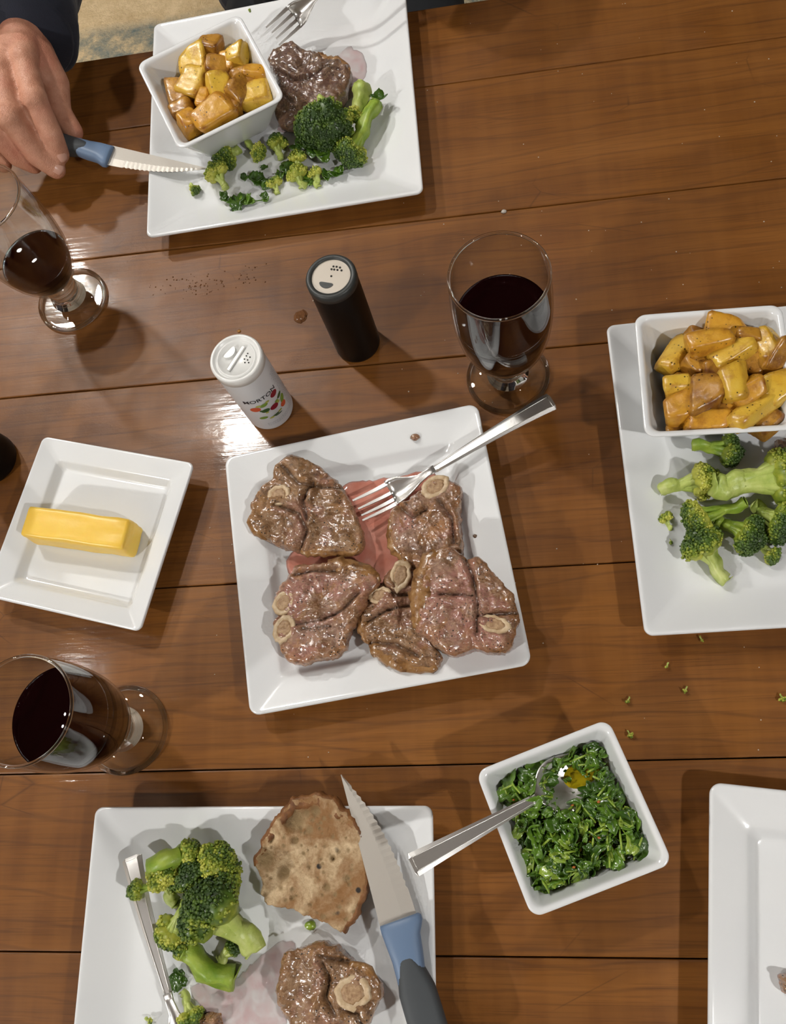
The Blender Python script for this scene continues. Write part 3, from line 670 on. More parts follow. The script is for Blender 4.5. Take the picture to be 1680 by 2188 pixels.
def fork(label, p0, p1, L=0.185, up=(0, 0, 1), group='steel table forks'):
    """p0 handle end, p1 tine tips"""
    t = empty('fork', (0, 0, 0), 0, label, 'fork', group)
    L = (Vector(p1) - Vector(p0)).length; hl = L * 0.60
    handle_part(t, hl, 0.0165, 0.0066, 0.0025)
    # neck and shoulder plate
    R = []; prof = [(0.0, 0.0066, 0.0), (0.10, 0.0060, 0.0), (0.22, 0.0075, -0.0006), (0.34, 0.0150, -0.0022), (0.44, 0.0220, -0.0040), (0.52, 0.0240, -0.0050), (0.58, 0.0242, -0.0054)]
    rem = L - hl
    zf = lambda s: -0.0062 * math.sin(math.pi * min(1, max(0, (s - 0.12) / 0.88)) ** 0.9)
    for s, w, z in prof:
        ring = []
        for k in range(9):
            yy = -w / 2 + w * k / 8; ring.append((hl + rem * s, yy, zf(s) + 0.0012 + 1.6 * yy * yy / 0.024))
        for k in range(8, -1, -1):
            yy = -w / 2 + w * k / 8; ring.append((hl + rem * s, yy, zf(s) - 0.0008 + 1.6 * yy * yy / 0.024))
        R.append(ring)
    V, F = loft(R, True, True); obj('head', V, F, MT['steel'], t)
    for i in range(4):
        yc = -0.0102 + i * 0.0068; R = []
        for k in range(13):
            s = 0.565 + 0.435 * k / 12; w = 0.0039 - 0.0021 * (k / 12) ** 1.5; th = 0.0018 - 0.0008 * k / 12
            z = zf(s) + 0.0002 + 1.6 * yc * yc / 0.024; x = hl + rem * s
            R.append([(x, yc - w / 2, z - th / 2), (x, yc + w / 2, z - th / 2), (x, yc + w * .42, z + th / 2), (x, yc - w * .42, z + th / 2)])
        V, F = loft(R, True, True); obj('tine', V, F, MT['steel'], t, False)
    place_tool(t, p0, p1, up); return t
def spoon(label, p0, pn, p1):
    """p0 handle end, pn neck, p1 tip of the bowl"""
    t = empty('spoon', (0, 0, 0), 0, label, 'spoon')
    L = (Vector(p1) - Vector(p0)).length; hl = (Vector(pn) - Vector(p0)).length
    handle_part(t, hl, 0.0165, 0.0066, 0.0020)
    rem = L - hl; R0 = []; n = 18; V = []; F = []
    for k in range(n + 1):
        s = k / n; x = hl - 0.004 + (rem + 0.004) * s
        w = 0.0062 + (0.040 - 0.0062) * math.sin(math.pi * min(1, max(0.0, (s - 0.10) / 0.90)) ** 0.72) ** 0.75 if s > 0.10 else 0.0062
        if k == n: w = 0.004
        dpt = 0.0085 * math.sin(math.pi * min(1, max(0, (s - 0.12) / 0.88)) ** 0.85)
        top = []; bot = []
        for j in range(11):
            q = -1 + 2 * j / 10; zz = -dpt * (1 - q * q) + 0.001 * (1 - s)
            top.append((x, w / 2 * q, zz + 0.0006)); bot.append((x, w / 2 * q, zz - 0.0006))
        R0.append(top + bot[::-1])
    V, F = loft(R0, True, True); obj('bowl', V, F, MT['steel'], t)
    place_tool(t, p0, p1); return t
def knife(label, tip, junction, hend, edge_side, up=(0, 0, 1), bw=0.0275, hw=0.024):
    """serrated steak knife; edge_side is +1 when the teeth lie on the tool's left (+y) side"""
    t = empty('steak_knife', (0, 0, 0), 0, label, 'knife', 'steak knives')
    L = (Vector(tip) - Vector(junction)).length; e = edge_side
    n = 44; sp = []; cu = []; mid = []
    for k in range(n + 1):
        s = k / n; x = L * s
        tooth = 0.0011 * (k % 2) if 0.16 < s < 0.93 else 0
        top = bw * 0.46 - bw * 0.10 * s - (0.012 * max(0, s - 0.82) / 0.18 * 0.2)
        y_sp = -e * (bw * 0.48 - bw * 0.16 * s)
        y_ed = e * (bw * 0.52 * (1 - s ** 2.6) + 0.0) - e * bw * 0.32 * s ** 2.6 - e * tooth
        if k == n: y_ed = y_sp + e * 0.0006
        sp.append((x, y_sp)); cu.append((x, y_ed)); mid.append((x, y_ed + (y_sp - y_ed) * 0.36))
    V = []; F = []; th = 0.0011
    for k in range(n + 1):
        V += [(*sp[k], th), (*mid[k], th * 0.9), (*cu[k], 0.0001), (*cu[k], -0.0001), (*mid[k], -th * 0.9), (*sp[k], -th)]
    for k in range(n):
        for j in range(6):
            a = k * 6 + j; b = k * 6 + (j + 1) % 6; F.append((a, b, b + 6, a + 6) if e < 0 else (a + 6, b + 6, b, a))
    F += [tuple(range(6)), tuple(range(n * 6, n * 6 + 6))]
    obj('blade', V, F, MT['blade'], t, False)
    hl = (Vector(hend) - Vector(junction)).length
    def sec(x, w, h, yo=0.0, n=20):
        return [(x, yo + w / 2 * math.copysign(abs(math.cos(a)) ** 0.7, math.cos(a)), h / 2 * math.copysign(abs(math.sin(a)) ** 0.7, math.sin(a))) for a in [2 * math.pi * k / n for k in range(n)]]
    # blue bolster with a drawn-down guard, then the grey grip set into it
    R = [sec(0.003, hw * 1.12, 0.010, e * 0.0015), sec(0.0015, hw * 1.20, 0.012, e * 0.0020), sec(-0.002, hw * 1.20, 0.013, e * 0.0020), sec(-0.010, hw * 1.0, 0.0145, 0), sec(-0.022, hw * 0.88, 0.0155, -e * 0.0005), sec(-0.034, hw * 0.80, 0.0150, -e * 0.002)]
    R2 = []
    for k in range(9):
        s = k / 8; R2.append(sec(-0.034 - (hl - 0.034) * s, hw * (0.80 + 0.12 * math.sin(math.pi * s)), 0.0150, -e * 0.002))
    V, F = loft(R + R2[1:], True, True); obj('handle_core', V, F, MT['blue'], t)
    R = []
    for k in range(17):
        s = k / 16; x = -0.019 - (hl - 0.016) * s
        w = hw * (0.30 + 0.62 * min(1, s * 3.2) ** 0.6) + hw * 0.10 * math.sin(math.pi * s); h = 0.0165 + 0.0012 * math.sin(math.pi * s) - (0.004 if k == 0 else 0)
        if k == 16: w *= 0.75; h *= 0.7
        R.append(sec(x, w, h, -e * 0.001))
    V, F = loft(R, True, True); obj('grip', V, F, MT['grip'], t)
    place_tool(t, junction, tip, up); return t
def lift(v, z): return Vector((v.x, v.y, TZ + z))
fork('steel fork resting on the serving plate rim with tines among the chops', at(1178, 858, 0.040), at(770, 1095, 0.0145))
fork('steel fork lying along the left side of the nearest dinner plate', at(282, 1834, 0.0245), at(415, 2330, 0.0190))
fork('steel fork held with its tines over the far dinner plate', at(860, -180, 0.100), at(586, 76, 0.030), up=(0.25, -0.65, 0.7))
spoon('steel spoon dipped into the herb sauce bowl with handle over rim', at(884, 1848, 0.071), at(1142, 1702, 0.0400), at(1286, 1630, 0.0285))
knife('serrated steak knife lying on the right rim of the nearest dinner plate', at(752, 1647, 0.0295), at(852, 1975, 0.0305), at(935, 2290, 0.030), -1, up=(0.0, 0.0, 1), bw=0.0280, hw=0.0265)
knife('serrated steak knife gripped in the hand, its tip on the far plate', at(438, 373, 0.0150), at(232, 331, 0.034), at(28, 268, 0.060), -1, up=(0.05, 0.10, 1), bw=0.0250, hw=0.0215)

# ------------------------------------------------------------------ meat
def poly_r(poly, th):
    """star radius of polygon about the origin"""
    d = np.array([math.cos(th), math.sin(th)]); best = 0
    for i in range(len(poly)):
        a, b = poly[i], poly[(i + 1) % len(poly)]; e = b - a; den = d[0] * e[1] - d[1] * e[0]
        if abs(den) < 1e-12: continue
        t = (a[0] * e[1] - a[1] * e[0]) / den; u = (a[0] * d[1] - a[1] * d[0]) / den
        if t > 0 and -1e-6 <= u <= 1 + 1e-6: best = max(best, t)
    return best
def dist_poly(p, pl):
    best = 9
    for a, b in zip(pl[:-1], pl[1:]):
        e = b - a; t = max(0, min(1, (p - a) @ e / max(e @ e, 1e-12))); best = min(best, float(np.linalg.norm(p - a - e * t)))
    return best
def slab(outline, z0, th, seed, creases=(), nth=150, nr=30, rd=0.0065, amp=1.0, ragged=1.0, tilt=(0, 0), bulge=0.0015, dents=(), shrink=0.88):
    """thick flat piece with the traced outline; returns V, F, attrs, centre, ground function"""
    P = np.array([(p.x, p.y) for p in outline]); c = P.mean(0); Q = P - c; Rs = []
    for k in range(nth):
        a = 2 * math.pi * k / nth; Rs.append(poly_r(Q, a))
    Rs = np.array(Rs); Rs = (np.roll(Rs, 1) + 2 * Rs + np.roll(Rs, -1)) / 4
    so = Vector((seed * 3.7, seed * 1.3, seed * 0.7))
    for k in range(nth):
        a = 2 * math.pi * k / nth; d = Vector((math.cos(a), math.sin(a), 0)) * Rs[k]
        Rs[k] += ragged * (0.0013 * fbm(tuple(d * 130 + so), 3) + 0.0006 * fbm(tuple(d * 420 + so), 2))
    cr = [np.array([(p.x - c[0], p.y - c[1]) for p in L]) for L in creases]
    dn = [(np.array((p.x - c[0], p.y - c[1])), r_, dp) for p, r_, dp in dents]
    V = []; side = []; edge = []; cre = []; den = []
    def top(x, y, e):
        p = Vector((x, y, 0)); z = th
        z += amp * (0.0040 * fbm(tuple(p * 45 + so), 2) + 0.0016 * fbm(tuple(p * 150 + so), 3) + 0.0007 * fbm(tuple(p * 430 + so), 2))
        cv = 0.0; dv = 0.0
        for L in cr:
            dd = dist_poly(np.array((x, y)), L); w = math.exp(-(dd / 0.0015) ** 2); z -= 0.0042 * w; cv = max(cv, w)
            z += 0.0020 * math.exp(-((dd - 0.005) / 0.003) ** 2)
        for q, r_, dp in dn:
            dd = float(np.linalg.norm(np.array((x, y)) - q)) / r_
            if dd < 1.5: w = math.exp(-dd ** 4 * 1.2); z -= dp * w; dv = max(dv, w)
        if e < rd: z -= (rd - math.sqrt(max(0, rd * rd - (rd - e) ** 2))) * 0.85
        return z, cv, dv
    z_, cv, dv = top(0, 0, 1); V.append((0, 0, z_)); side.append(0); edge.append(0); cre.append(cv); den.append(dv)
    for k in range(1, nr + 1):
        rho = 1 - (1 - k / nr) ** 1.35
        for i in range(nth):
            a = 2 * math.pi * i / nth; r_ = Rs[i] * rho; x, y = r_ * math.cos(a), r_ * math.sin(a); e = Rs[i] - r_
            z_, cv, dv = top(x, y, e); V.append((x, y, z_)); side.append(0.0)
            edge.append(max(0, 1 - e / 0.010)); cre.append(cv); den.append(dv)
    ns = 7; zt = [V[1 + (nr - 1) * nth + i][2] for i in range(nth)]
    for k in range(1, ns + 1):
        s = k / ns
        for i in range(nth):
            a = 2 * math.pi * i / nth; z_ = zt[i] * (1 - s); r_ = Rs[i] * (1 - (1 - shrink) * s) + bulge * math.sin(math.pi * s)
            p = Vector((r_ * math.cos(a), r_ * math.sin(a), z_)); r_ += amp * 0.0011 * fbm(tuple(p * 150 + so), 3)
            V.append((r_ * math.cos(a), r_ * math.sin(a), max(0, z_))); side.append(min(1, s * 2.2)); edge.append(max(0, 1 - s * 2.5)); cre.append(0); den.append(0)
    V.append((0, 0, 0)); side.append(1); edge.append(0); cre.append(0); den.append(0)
    F = [(0, 1 + i, 1 + (i + 1) % nth) for i in range(nth)]
    for k in range(nr + ns - 1):
        for i in range(nth):
            a = 1 + k * nth + i; b = 1 + k * nth + (i + 1) % nth; F.append((a, a + nth, b + nth, b))
    l0 = 1 + (nr + ns - 1) * nth; last = len(V) - 1
    F += [(l0 + (i + 1) % nth, l0 + i, last) for i in range(nth)]
    V = [(x, y, z + x * tilt[0] + y * tilt[1]) for x, y, z in V]
    lo = min(v[2] for v in V); base = Vector((c[0], c[1], TZ + z0 - lo))
    def surf(w):           # top height at a world point, in world z
        x, y = w.x - c[0], w.y - c[1]; a = math.atan2(y, x); i = int(round(a / (2 * math.pi) * nth)) % nth
        return base.z + top(x, y, max(0, Rs[i] - math.hypot(x, y)))[0] + x * tilt[0] + y * tilt[1]
    return V, F, {'side': side, 'edge': edge, 'crease': cre, 'dent': den}, base, surf, Rs
def bone_part(parent, base, surf, w, rx, ry, rot, seed):
    """oval section of bone set in the top of the chop, with its marrow"""
    z = surf(w) - base.z; cx_, cy_ = w.x - base.x, w.y - base.y; n = 26
    def ring(s, zz, j=0.22):
        return [(cx_ + s * rx * math.cos(a) * math.cos(rot) * (1 + j * fbm((math.cos(a) * 2, math.sin(a) * 2, seed))) - s * ry * math.sin(a) * math.sin(rot),
                 cy_ + s * rx * math.cos(a) * math.sin(rot) + s * ry * math.sin(a) * math.cos(rot) * (1 + j * fbm((math.cos(a) * 2, math.sin(a) * 2, seed + 3))), zz) for a in [2 * math.pi * k / n for k in range(n)]]
    b = obj('bone', *loft([ring(0.9, z - 0.006), ring(1.04, z - 0.0002), ring(1.0, z + 0.0014), ring(0.86, z + 0.0020), ring(0.66, z + 0.0015), ring(0.60, z + 0.0009)], True, True), MT['bone'], parent)
    obj('marrow', *loft([ring(0.66, z - 0.001), ring(0.64, z + 0.0013), ring(0.45, z + 0.0016), ring(0.1, z + 0.0012)], True, True), MT['marrow'], b)
def fat_part(parent, V, nth, nr, i0, i1, rad_, seed, inset=0.93):
    """browned fat running along part of the top edge"""
    pts = []; rr = []; n = (i1 - i0) % nth
    for k in range(0, n + 1, 2):
        i = (i0 + k) % nth; v = V[1 + (nr - 3) * nth + i]; pts.append((v[0] * 0.965, v[1] * 0.965, v[2] - rad_ * 0.30))
        s = k / max(1, n); rr.append(rad_ * (0.45 + 0.75 * math.sin(math.pi * (0.08 + 0.84 * s))) * (1 + 0.28 * fbm((v[0] * 75, v[1] * 75, seed), 3)))
    TV, TF = tube(pts, rr, 12, True, 0.62)
    TV = [tuple(Vector(q) * (1 + 0.045 * fbm((q[0] * 260, q[1] * 260, q[2] * 260 + seed), 3)) + Vector((0, 0, 0.0012 * fbm((q[0] * 300, q[1] * 300, seed), 2)))) for q in TV]
    obj('fat_strip', TV, TF, MT['fat'], parent)
def chop(label, px, zt, z0, th, seed, mat='meat', creases=(), bones=(), fats=(), tilt=(0, 0), name='lamb_chop', group='grilled lamb chops', scale=1.0, off=(0, 0)):
    f = lambda q, zz=zt: at(off[0] + q[0] / scale, off[1] + q[1] / scale, zz)
    out = [f(q) for q in px]; V, F, at_, base, surf, Rs = slab(out, z0, th, seed, [[f(q) for q in L] for L in creases], tilt=tilt)
    t = empty(name, base, 0, label, 'meat', group)
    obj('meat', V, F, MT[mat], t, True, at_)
    for i, (q, rx, ry, rot) in enumerate(bones): bone_part(t, base, surf, f(q), rx, ry, rot, seed + i)
    for (q0, q1, rr) in fats:
        a0, a1 = f(q0), f(q1); k0 = int(round(math.atan2(a0.y - base.y, a0.x - base.x) / (2 * math.pi) * 150)) % 150; k1 = int(round(math.atan2(a1.y - base.y, a1.x - base.x) / (2 * math.pi) * 150)) % 150
        fat_part(t, V, 150, 30, k0, k1, rr, seed)
    return t
S8 = dict(scale=2.2105, off=(460, 820))
PF = PLF + 0.0015
chop('lamb chop with one bone eye, apart at the far left of the serving plate',
     [(335, 340), (380, 340), (440, 360), (500, 390), (560, 450), (600, 480), (640, 550), (670, 620), (700, 700), (715, 770), (690, 805), (640, 815), (560, 800), (480, 800), (420, 805), (340, 780), (280, 760), (210, 720), (165, 690), (165, 650), (175, 610), (165, 580), (200, 540), (215, 490), (270, 450), (285, 400), (320, 370)],
     0.024, PF, 0.0200, 1, 'meat_seared', [[(330, 400), (400, 480), (500, 500), (610, 500)], [(300, 580), (400, 620), (440, 700), (400, 800)], [(470, 480), (420, 560), (440, 650)]],
     [((308, 535), 0.0105, 0.0095, 0.4)], [((400, 800), (715, 760), 0.0046), ((165, 640), (250, 740), 0.0036)], **S8)
chop('pinkish lamb chop lying beside the fork tines on the serving plate',
     [(1005, 470), (1060, 455), (1120, 460), (1170, 500), (1165, 560), (1155, 620), (1165, 700), (1175, 780), (1160, 850), (1000, 890), (970, 890), (900, 850), (850, 800), (830, 740), (820, 660), (830, 610), (880, 570), (930, 540), (960, 510)],
     0.024, PF, 0.0200, 2, 'meat', [[(880, 590), (940, 640), (1000, 600)], [(1060, 560), (1120, 640), (1130, 760)]], [((1045, 500), 0.0125, 0.0090, 0.5)], [((820, 640), (950, 890), 0.0040)], **S8)
chop('thick lamb chop with two bone pieces, nearest left on the serving plate',
     [(390, 870), (480, 865), (560, 855), (650, 870), (740, 890), (785, 920), (790, 970), (740, 1000), (720, 1060), (680, 1130), (640, 1200), (620, 1270), (560, 1310), (500, 1310), (440, 1335), (360, 1325), (325, 1270), (300, 1200), (290, 1130), (310, 1110), (285, 1060), (300, 990), (340, 940), (385, 900)],
     0.022, PF, 0.0260, 3, 'meat', [[(400, 1150), (520, 1130), (620, 1080), (700, 1000)], [(400, 920), (480, 900), (600, 900)], [(430, 1170), (560, 1160)]],
     [((348, 1172), 0.0088, 0.0120, -0.35), ((345, 1050), 0.0110, 0.0085, 0.9)], [((790, 950), (540, 855), 0.0058)], **S8)
chop('dark-edged lamb chop with ring-shaped bone, tucked under its neighbour on the serving plate',
     [(850, 870), (900, 870), (960, 890), (985, 950), (1000, 1050), (1000, 1150), (1000, 1210), (1040, 1250), (1090, 1290), (1050, 1360), (960, 1355), (880, 1330), (800, 1300), (740, 1260), (700, 1200), (690, 1110), (710, 1050), (750, 990), (800, 950), (810, 900)],
     0.018, PF, 0.0185, 4, 'meat_seared', [[(720, 1140), (820, 1080), (960, 1050)], [(800, 960), (860, 1010), (950, 1000)], [(740, 1230), (860, 1240), (960, 1290)]],
     [((885, 920), 0.0085, 0.0135, -0.3), ((785, 1012), 0.0095, 0.0060, 0.3)], [((740, 1262), (1075, 1340), 0.0060), ((695, 1100), (730, 1240), 0.0036)], **S8)
chop('large glistening lamb chop with thick fat edge, topmost at right of the serving plate',
     [(1040, 800), (1100, 790), (1160, 810), (1200, 850), (1250, 830), (1300, 880), (1350, 940), (1410, 1000), (1420, 1060), (1440, 1110), (1420, 1200), (1390, 1270), (1330, 1285), (1260, 1270), (1210, 1260), (1130, 1300), (1080, 1270), (1020, 1230), (955, 1190), (960, 1080), (970, 980), (990, 890)],
     0.038, 0.0140, 0.0330, 5, 'meat', [[(1190, 850), (1225, 940), (1245, 1050), (1240, 1180)], [(1070, 1010), (1150, 1010), (1220, 1020)], [(1250, 1110), (1330, 1100), (1420, 1090)]],
     [((1325, 1150), 0.0120, 0.0065, -0.3)], [((1050, 800), (955, 1190), 0.0070)], (-0.10, 0.06), **S8)
S2 = dict(scale=2.625, off=(280, 0))
chop('dark brown grilled chop beside the potato bowl on the far dinner plate',
     [(765, 330), (800, 300), (830, 285), (880, 260), (920, 250), (945, 280), (1000, 300), (1060, 310), (1120, 335), (1180, 350), (1230, 375), (1240, 430), (1225, 480), (1210, 540), (1150, 590), (1050, 640), (960, 680), (920, 705), (880, 715), (830, 700), (810, 640), (815, 600), (830, 520), (820, 450), (780, 380)],
     0.026, PF, 0.0230, 6, 'meat_dark', [[(830, 420), (920, 480), (1000, 470), (1090, 420)], [(860, 560), (920, 600)], [(1090, 400), (1180, 410)]], [], [((1240, 420), (1050, 310), 0.0042)], **S2)
S3 = dict(scale=2.024, off=(130, 1620))
chop('browned chop with a round bone eye, on the nearest dinner plate',
     [(970, 830), (1050, 820), (1090, 795), (1140, 790), (1200, 815), (1250, 870), (1300, 900), (1350, 925), (1390, 985), (1395, 1040), (1370, 1070), (1340, 1150), (1250, 1200), (1100, 1215), (1000, 1180), (960, 1100), (935, 1020), (945, 950), (955, 880)],
     0.024, PF, 0.0210, 7, 'meat_seared', [[(1130, 850), (1200, 870), (1250, 880)], [(1140, 880), (1170, 950), (1150, 1030), (1190, 1100)], [(1220, 1080), (1290, 1100), (1310, 1160)]],
     [((1272, 1005), 0.0130, 0.0110, 0.2)], [((1390, 980), (1260, 880), 0.0040)], **S3)
chop('edge of a brown chop showing behind the heaped potato bowl', [(1120, 950), (1180, 940), (1260, 960), (1300, 1020), (1260, 1070), (1180, 1060), (1130, 1010)],
     0.022, PF, 0.0180, 8, 'meat_dark', [], [], [], scale=2.805, off=(1260, 600))
chop('small brown meat scrap on the nearly empty rimmed plate', [(1672, 2090), (1686, 2082), (1712, 2090), (1718, 2115), (1696, 2128), (1674, 2118)], 0.015, PF, 0.010, 9, 'meat_seared', name='meat_scrap', group=None)
chop('small shred of browned meat by the fork on the nearest plate', [(420, 2176), (446, 2164), (470, 2166), (476, 2186), (450, 2198), (424, 2194)], 0.012, PF, 0.006, 10, 'meat_seared', name='meat_scrap', group=None)
# meat juices
def puddle(name, label, px, z, mat, seed, th=0.0007):
    V, F, a_, base, surf, Rs = slab([at(*q, z) for q in px], z, th, seed, nth=90, nr=10, rd=0.0006, amp=0.06, ragged=1.4, bulge=0.0)
    o = obj(name, V, F, MT[mat], None, True); o.location = base; return tag(o, label, 'juice')
puddle('meat_juice', 'pool of pinkish red meat juice between the chops on the serving plate', [(728, 1036), (780, 1028), (850, 1020), (928, 1002), (935, 1030), (900, 1090), (880, 1170), (872, 1240), (800, 1250), (700, 1240), (618, 1238), (610, 1180), (680, 1150), (735, 1100)], PLF + 0.0001, 'juice', 21, 0.0009)
puddle('meat_juice', 'pale pink meat juice smeared across the nearest dinner plate', [(600, 2008), (634, 2012), (630, 2060), (600, 2120), (616, 2186), (560, 2230), (440, 2225), (424, 2150), (400, 2100), (500, 2096), (545, 2055)], PLF + 0.0001, 'pale_juice', 22, 0.0004)
puddle('meat_juice', 'faint pink juice stain beside the chop on the far dinner plate', [(700, 150), (740, 98), (772, 110), (788, 140), (770, 200), (640, 268), (600, 290), (590, 270)], PLF + 0.0001, 'pale_juice', 23, 0.0004)

# ------------------------------------------------------------------ potatoes
def chunk_mesh(dims, seed, wedge=0.0):
    """cut potato piece: soft intersection of a few cutting planes"""
    rng = random.Random(seed); D, F = ico(4); pl = []
    for ax in range(3):
        for s in (-1, 1):
            n = [0, 0, 0]; n[ax] = s; n = np.array(n, float) + np.array([rng.uniform(-.26, .26) for _ in range(3)]); n /= np.linalg.norm(n)
            pl.append((n, dims[ax] / 2 * rng.uniform(0.86, 1.08)))
    for _ in range(4):
        n = np.array([rng.uniform(-1, 1) for _ in range(3)]); n /= np.linalg.norm(n); pl.append((n, float(np.abs(n) @ np.array(dims)) / 2 * rng.uniform(0.70, 0.92)))
    if wedge:
        n = np.array([0, wedge, 1.0]); n /= np.linalg.norm(n); pl.append((n, dims[2] * 0.26))
        n = np.array([0, -wedge, 1.0]); n /= np.linalg.norm(n); pl.append((n, dims[2] * 0.30))
    acc = np.zeros(len(D)); mx = np.zeros(len(D)); pw = 10
    for n, d in pl:
        q = np.clip(D @ n, 0, None) / d; acc += q ** pw; mx = np.maximum(mx, q)
    r = acc ** (-1 / pw); V = D * r[:, None]
    ridge = np.clip((acc / mx ** pw - 1.12) * 1.3, 0, 1) * 0.8
    so = Vector((seed * 2.1, seed * 0.7, seed * 1.9)); out = []
    for v in V:
        p = Vector(v); k = 1 + 0.05 * fbm(tuple(p * 90 + so), 2) + 0.015 * fbm(tuple(p * 380 + so), 2); out.append(p * k)
    return out, F, ridge
def potato(label, p, dims, rot, seed, mat, group, wedge=0.0):
    V, F, rg = chunk_mesh(dims, seed, wedge)
    R = Euler(rot).to_matrix(); V = [R @ v for v in V]
    o = obj('potato_chunk', V, F, MT[mat], None, True, {'ridge': rg}); o.location = p
    return tag(o, label, 'potato', group)
random.seed(11)
G1 = 'roast potatoes in the far bowl'
# u, v, height above table, length, width, depth (mm), turn, tilt, material, label   (far bowl)
POT1 = [
 (356, 156, 56, 30, 20, 24, 105, 25, 'potato_brown', 'long browned potato wedge against the left wall of the far bowl'),
 (417, 140, 66, 34, 27, 26, -5, 10, 'potato', 'flat yellow potato chunk with dark herb flecks at the back of the far bowl'),
 (451, 101, 70, 22, 24, 26, 80, 15, 'potato_brown', 'speckled potato chunk furthest back in the far bowl'),
 (507, 123, 70, 24, 26, 26, 0, 12, 'potato', 'squarish yellow potato chunk at the back right of the far bowl'),
 (419, 180, 64, 38, 37, 32, -15, 8, 'potato', 'biggest smooth yellow potato chunk, left of centre in the far bowl'),
 (466, 146, 68, 24, 32, 26, 70, 30, 'potato_brown', 'crusty browned potato chunk standing up near the middle of the far bowl'),
 (490, 141, 66, 15, 30, 26, 10, 10, 'potato_orange', 'thin orange potato slice on edge in the far bowl'),
 (384, 207, 60, 28, 36, 26, 20, -10, 'potato_brown', 'crusty potato chunk below the long left wedge in the far bowl'),
 (469, 194, 70, 26, 28, 26, 30, 15, 'potato', 'pale yellow potato chunk with a dark speck at the centre of the far bowl'),
 (442, 214, 66, 14, 24, 24, -20, 10, 'potato_orange', 'narrow potato sliver between two bigger chunks in the far bowl'),
 (523, 168, 65, 36, 20, 26, 18, 20, 'potato_brown', 'crisp brown potato strip right of centre in the far bowl'),
 (551, 166, 66, 18, 26, 26, 75, 5, 'potato_orange', 'small orange potato piece by the right wall of the far bowl'),
 (510, 199, 68, 30, 26, 24, 60, 35, 'potato_brown', 'curled dark-crusted potato piece in the right half of the far bowl'),
 (547, 210, 60, 38, 26, 28, 15, 10, 'potato', 'bright yellow potato chunk in the right corner of the far bowl'),
 (390, 242, 60, 28, 22, 26, 15, 0, 'potato_brown', 'small rounded potato wedge near the front left of the far bowl'),
 (461, 243, 68, 48, 32, 28, 22, 18, 'potato_orange', 'largest orange potato slab leaning on the front wall of the far bowl'),
 (408, 268, 62, 27, 24, 28, 40, 10, 'potato_orange', 'pointed orange potato wedge at the front corner of the far bowl'),
 (494, 232, 62, 22, 18, 24, 30, 0, 'potato_brown', 'little browned potato bit tucked by the front wall of the far bowl'),
]
for i, (u, v, z, l, w, d, tn, tl, m, lab) in enumerate(POT1):
    potato(lab, at(u, v, z / 1000), (l * .88 / 1000, w * .88 / 1000, d * .88 / 1000), (rad(tl), rad(tl * 0.5 * (-1) ** i), rad(tn)), 100 + i, m, G1)
for i, (u, v, lab) in enumerate([(440, 178, 'brown potato glimpsed under the biggest yellow chunk in the far bowl'), (490, 172, 'brown potato glimpsed under the crisp strip in the far bowl'), (432, 228, 'brown potato glimpsed under the orange slab in the far bowl'), (520, 190, 'brown potato glimpsed under the curled piece in the far bowl')]):
    potato(lab, at(u, v, 0.040), (0.026, 0.026, 0.024), (0.2 * i, 0.3, 0.7 * i), 140 + i, 'potato_brown', G1)
G2 = 'roast potatoes in the right bowl'
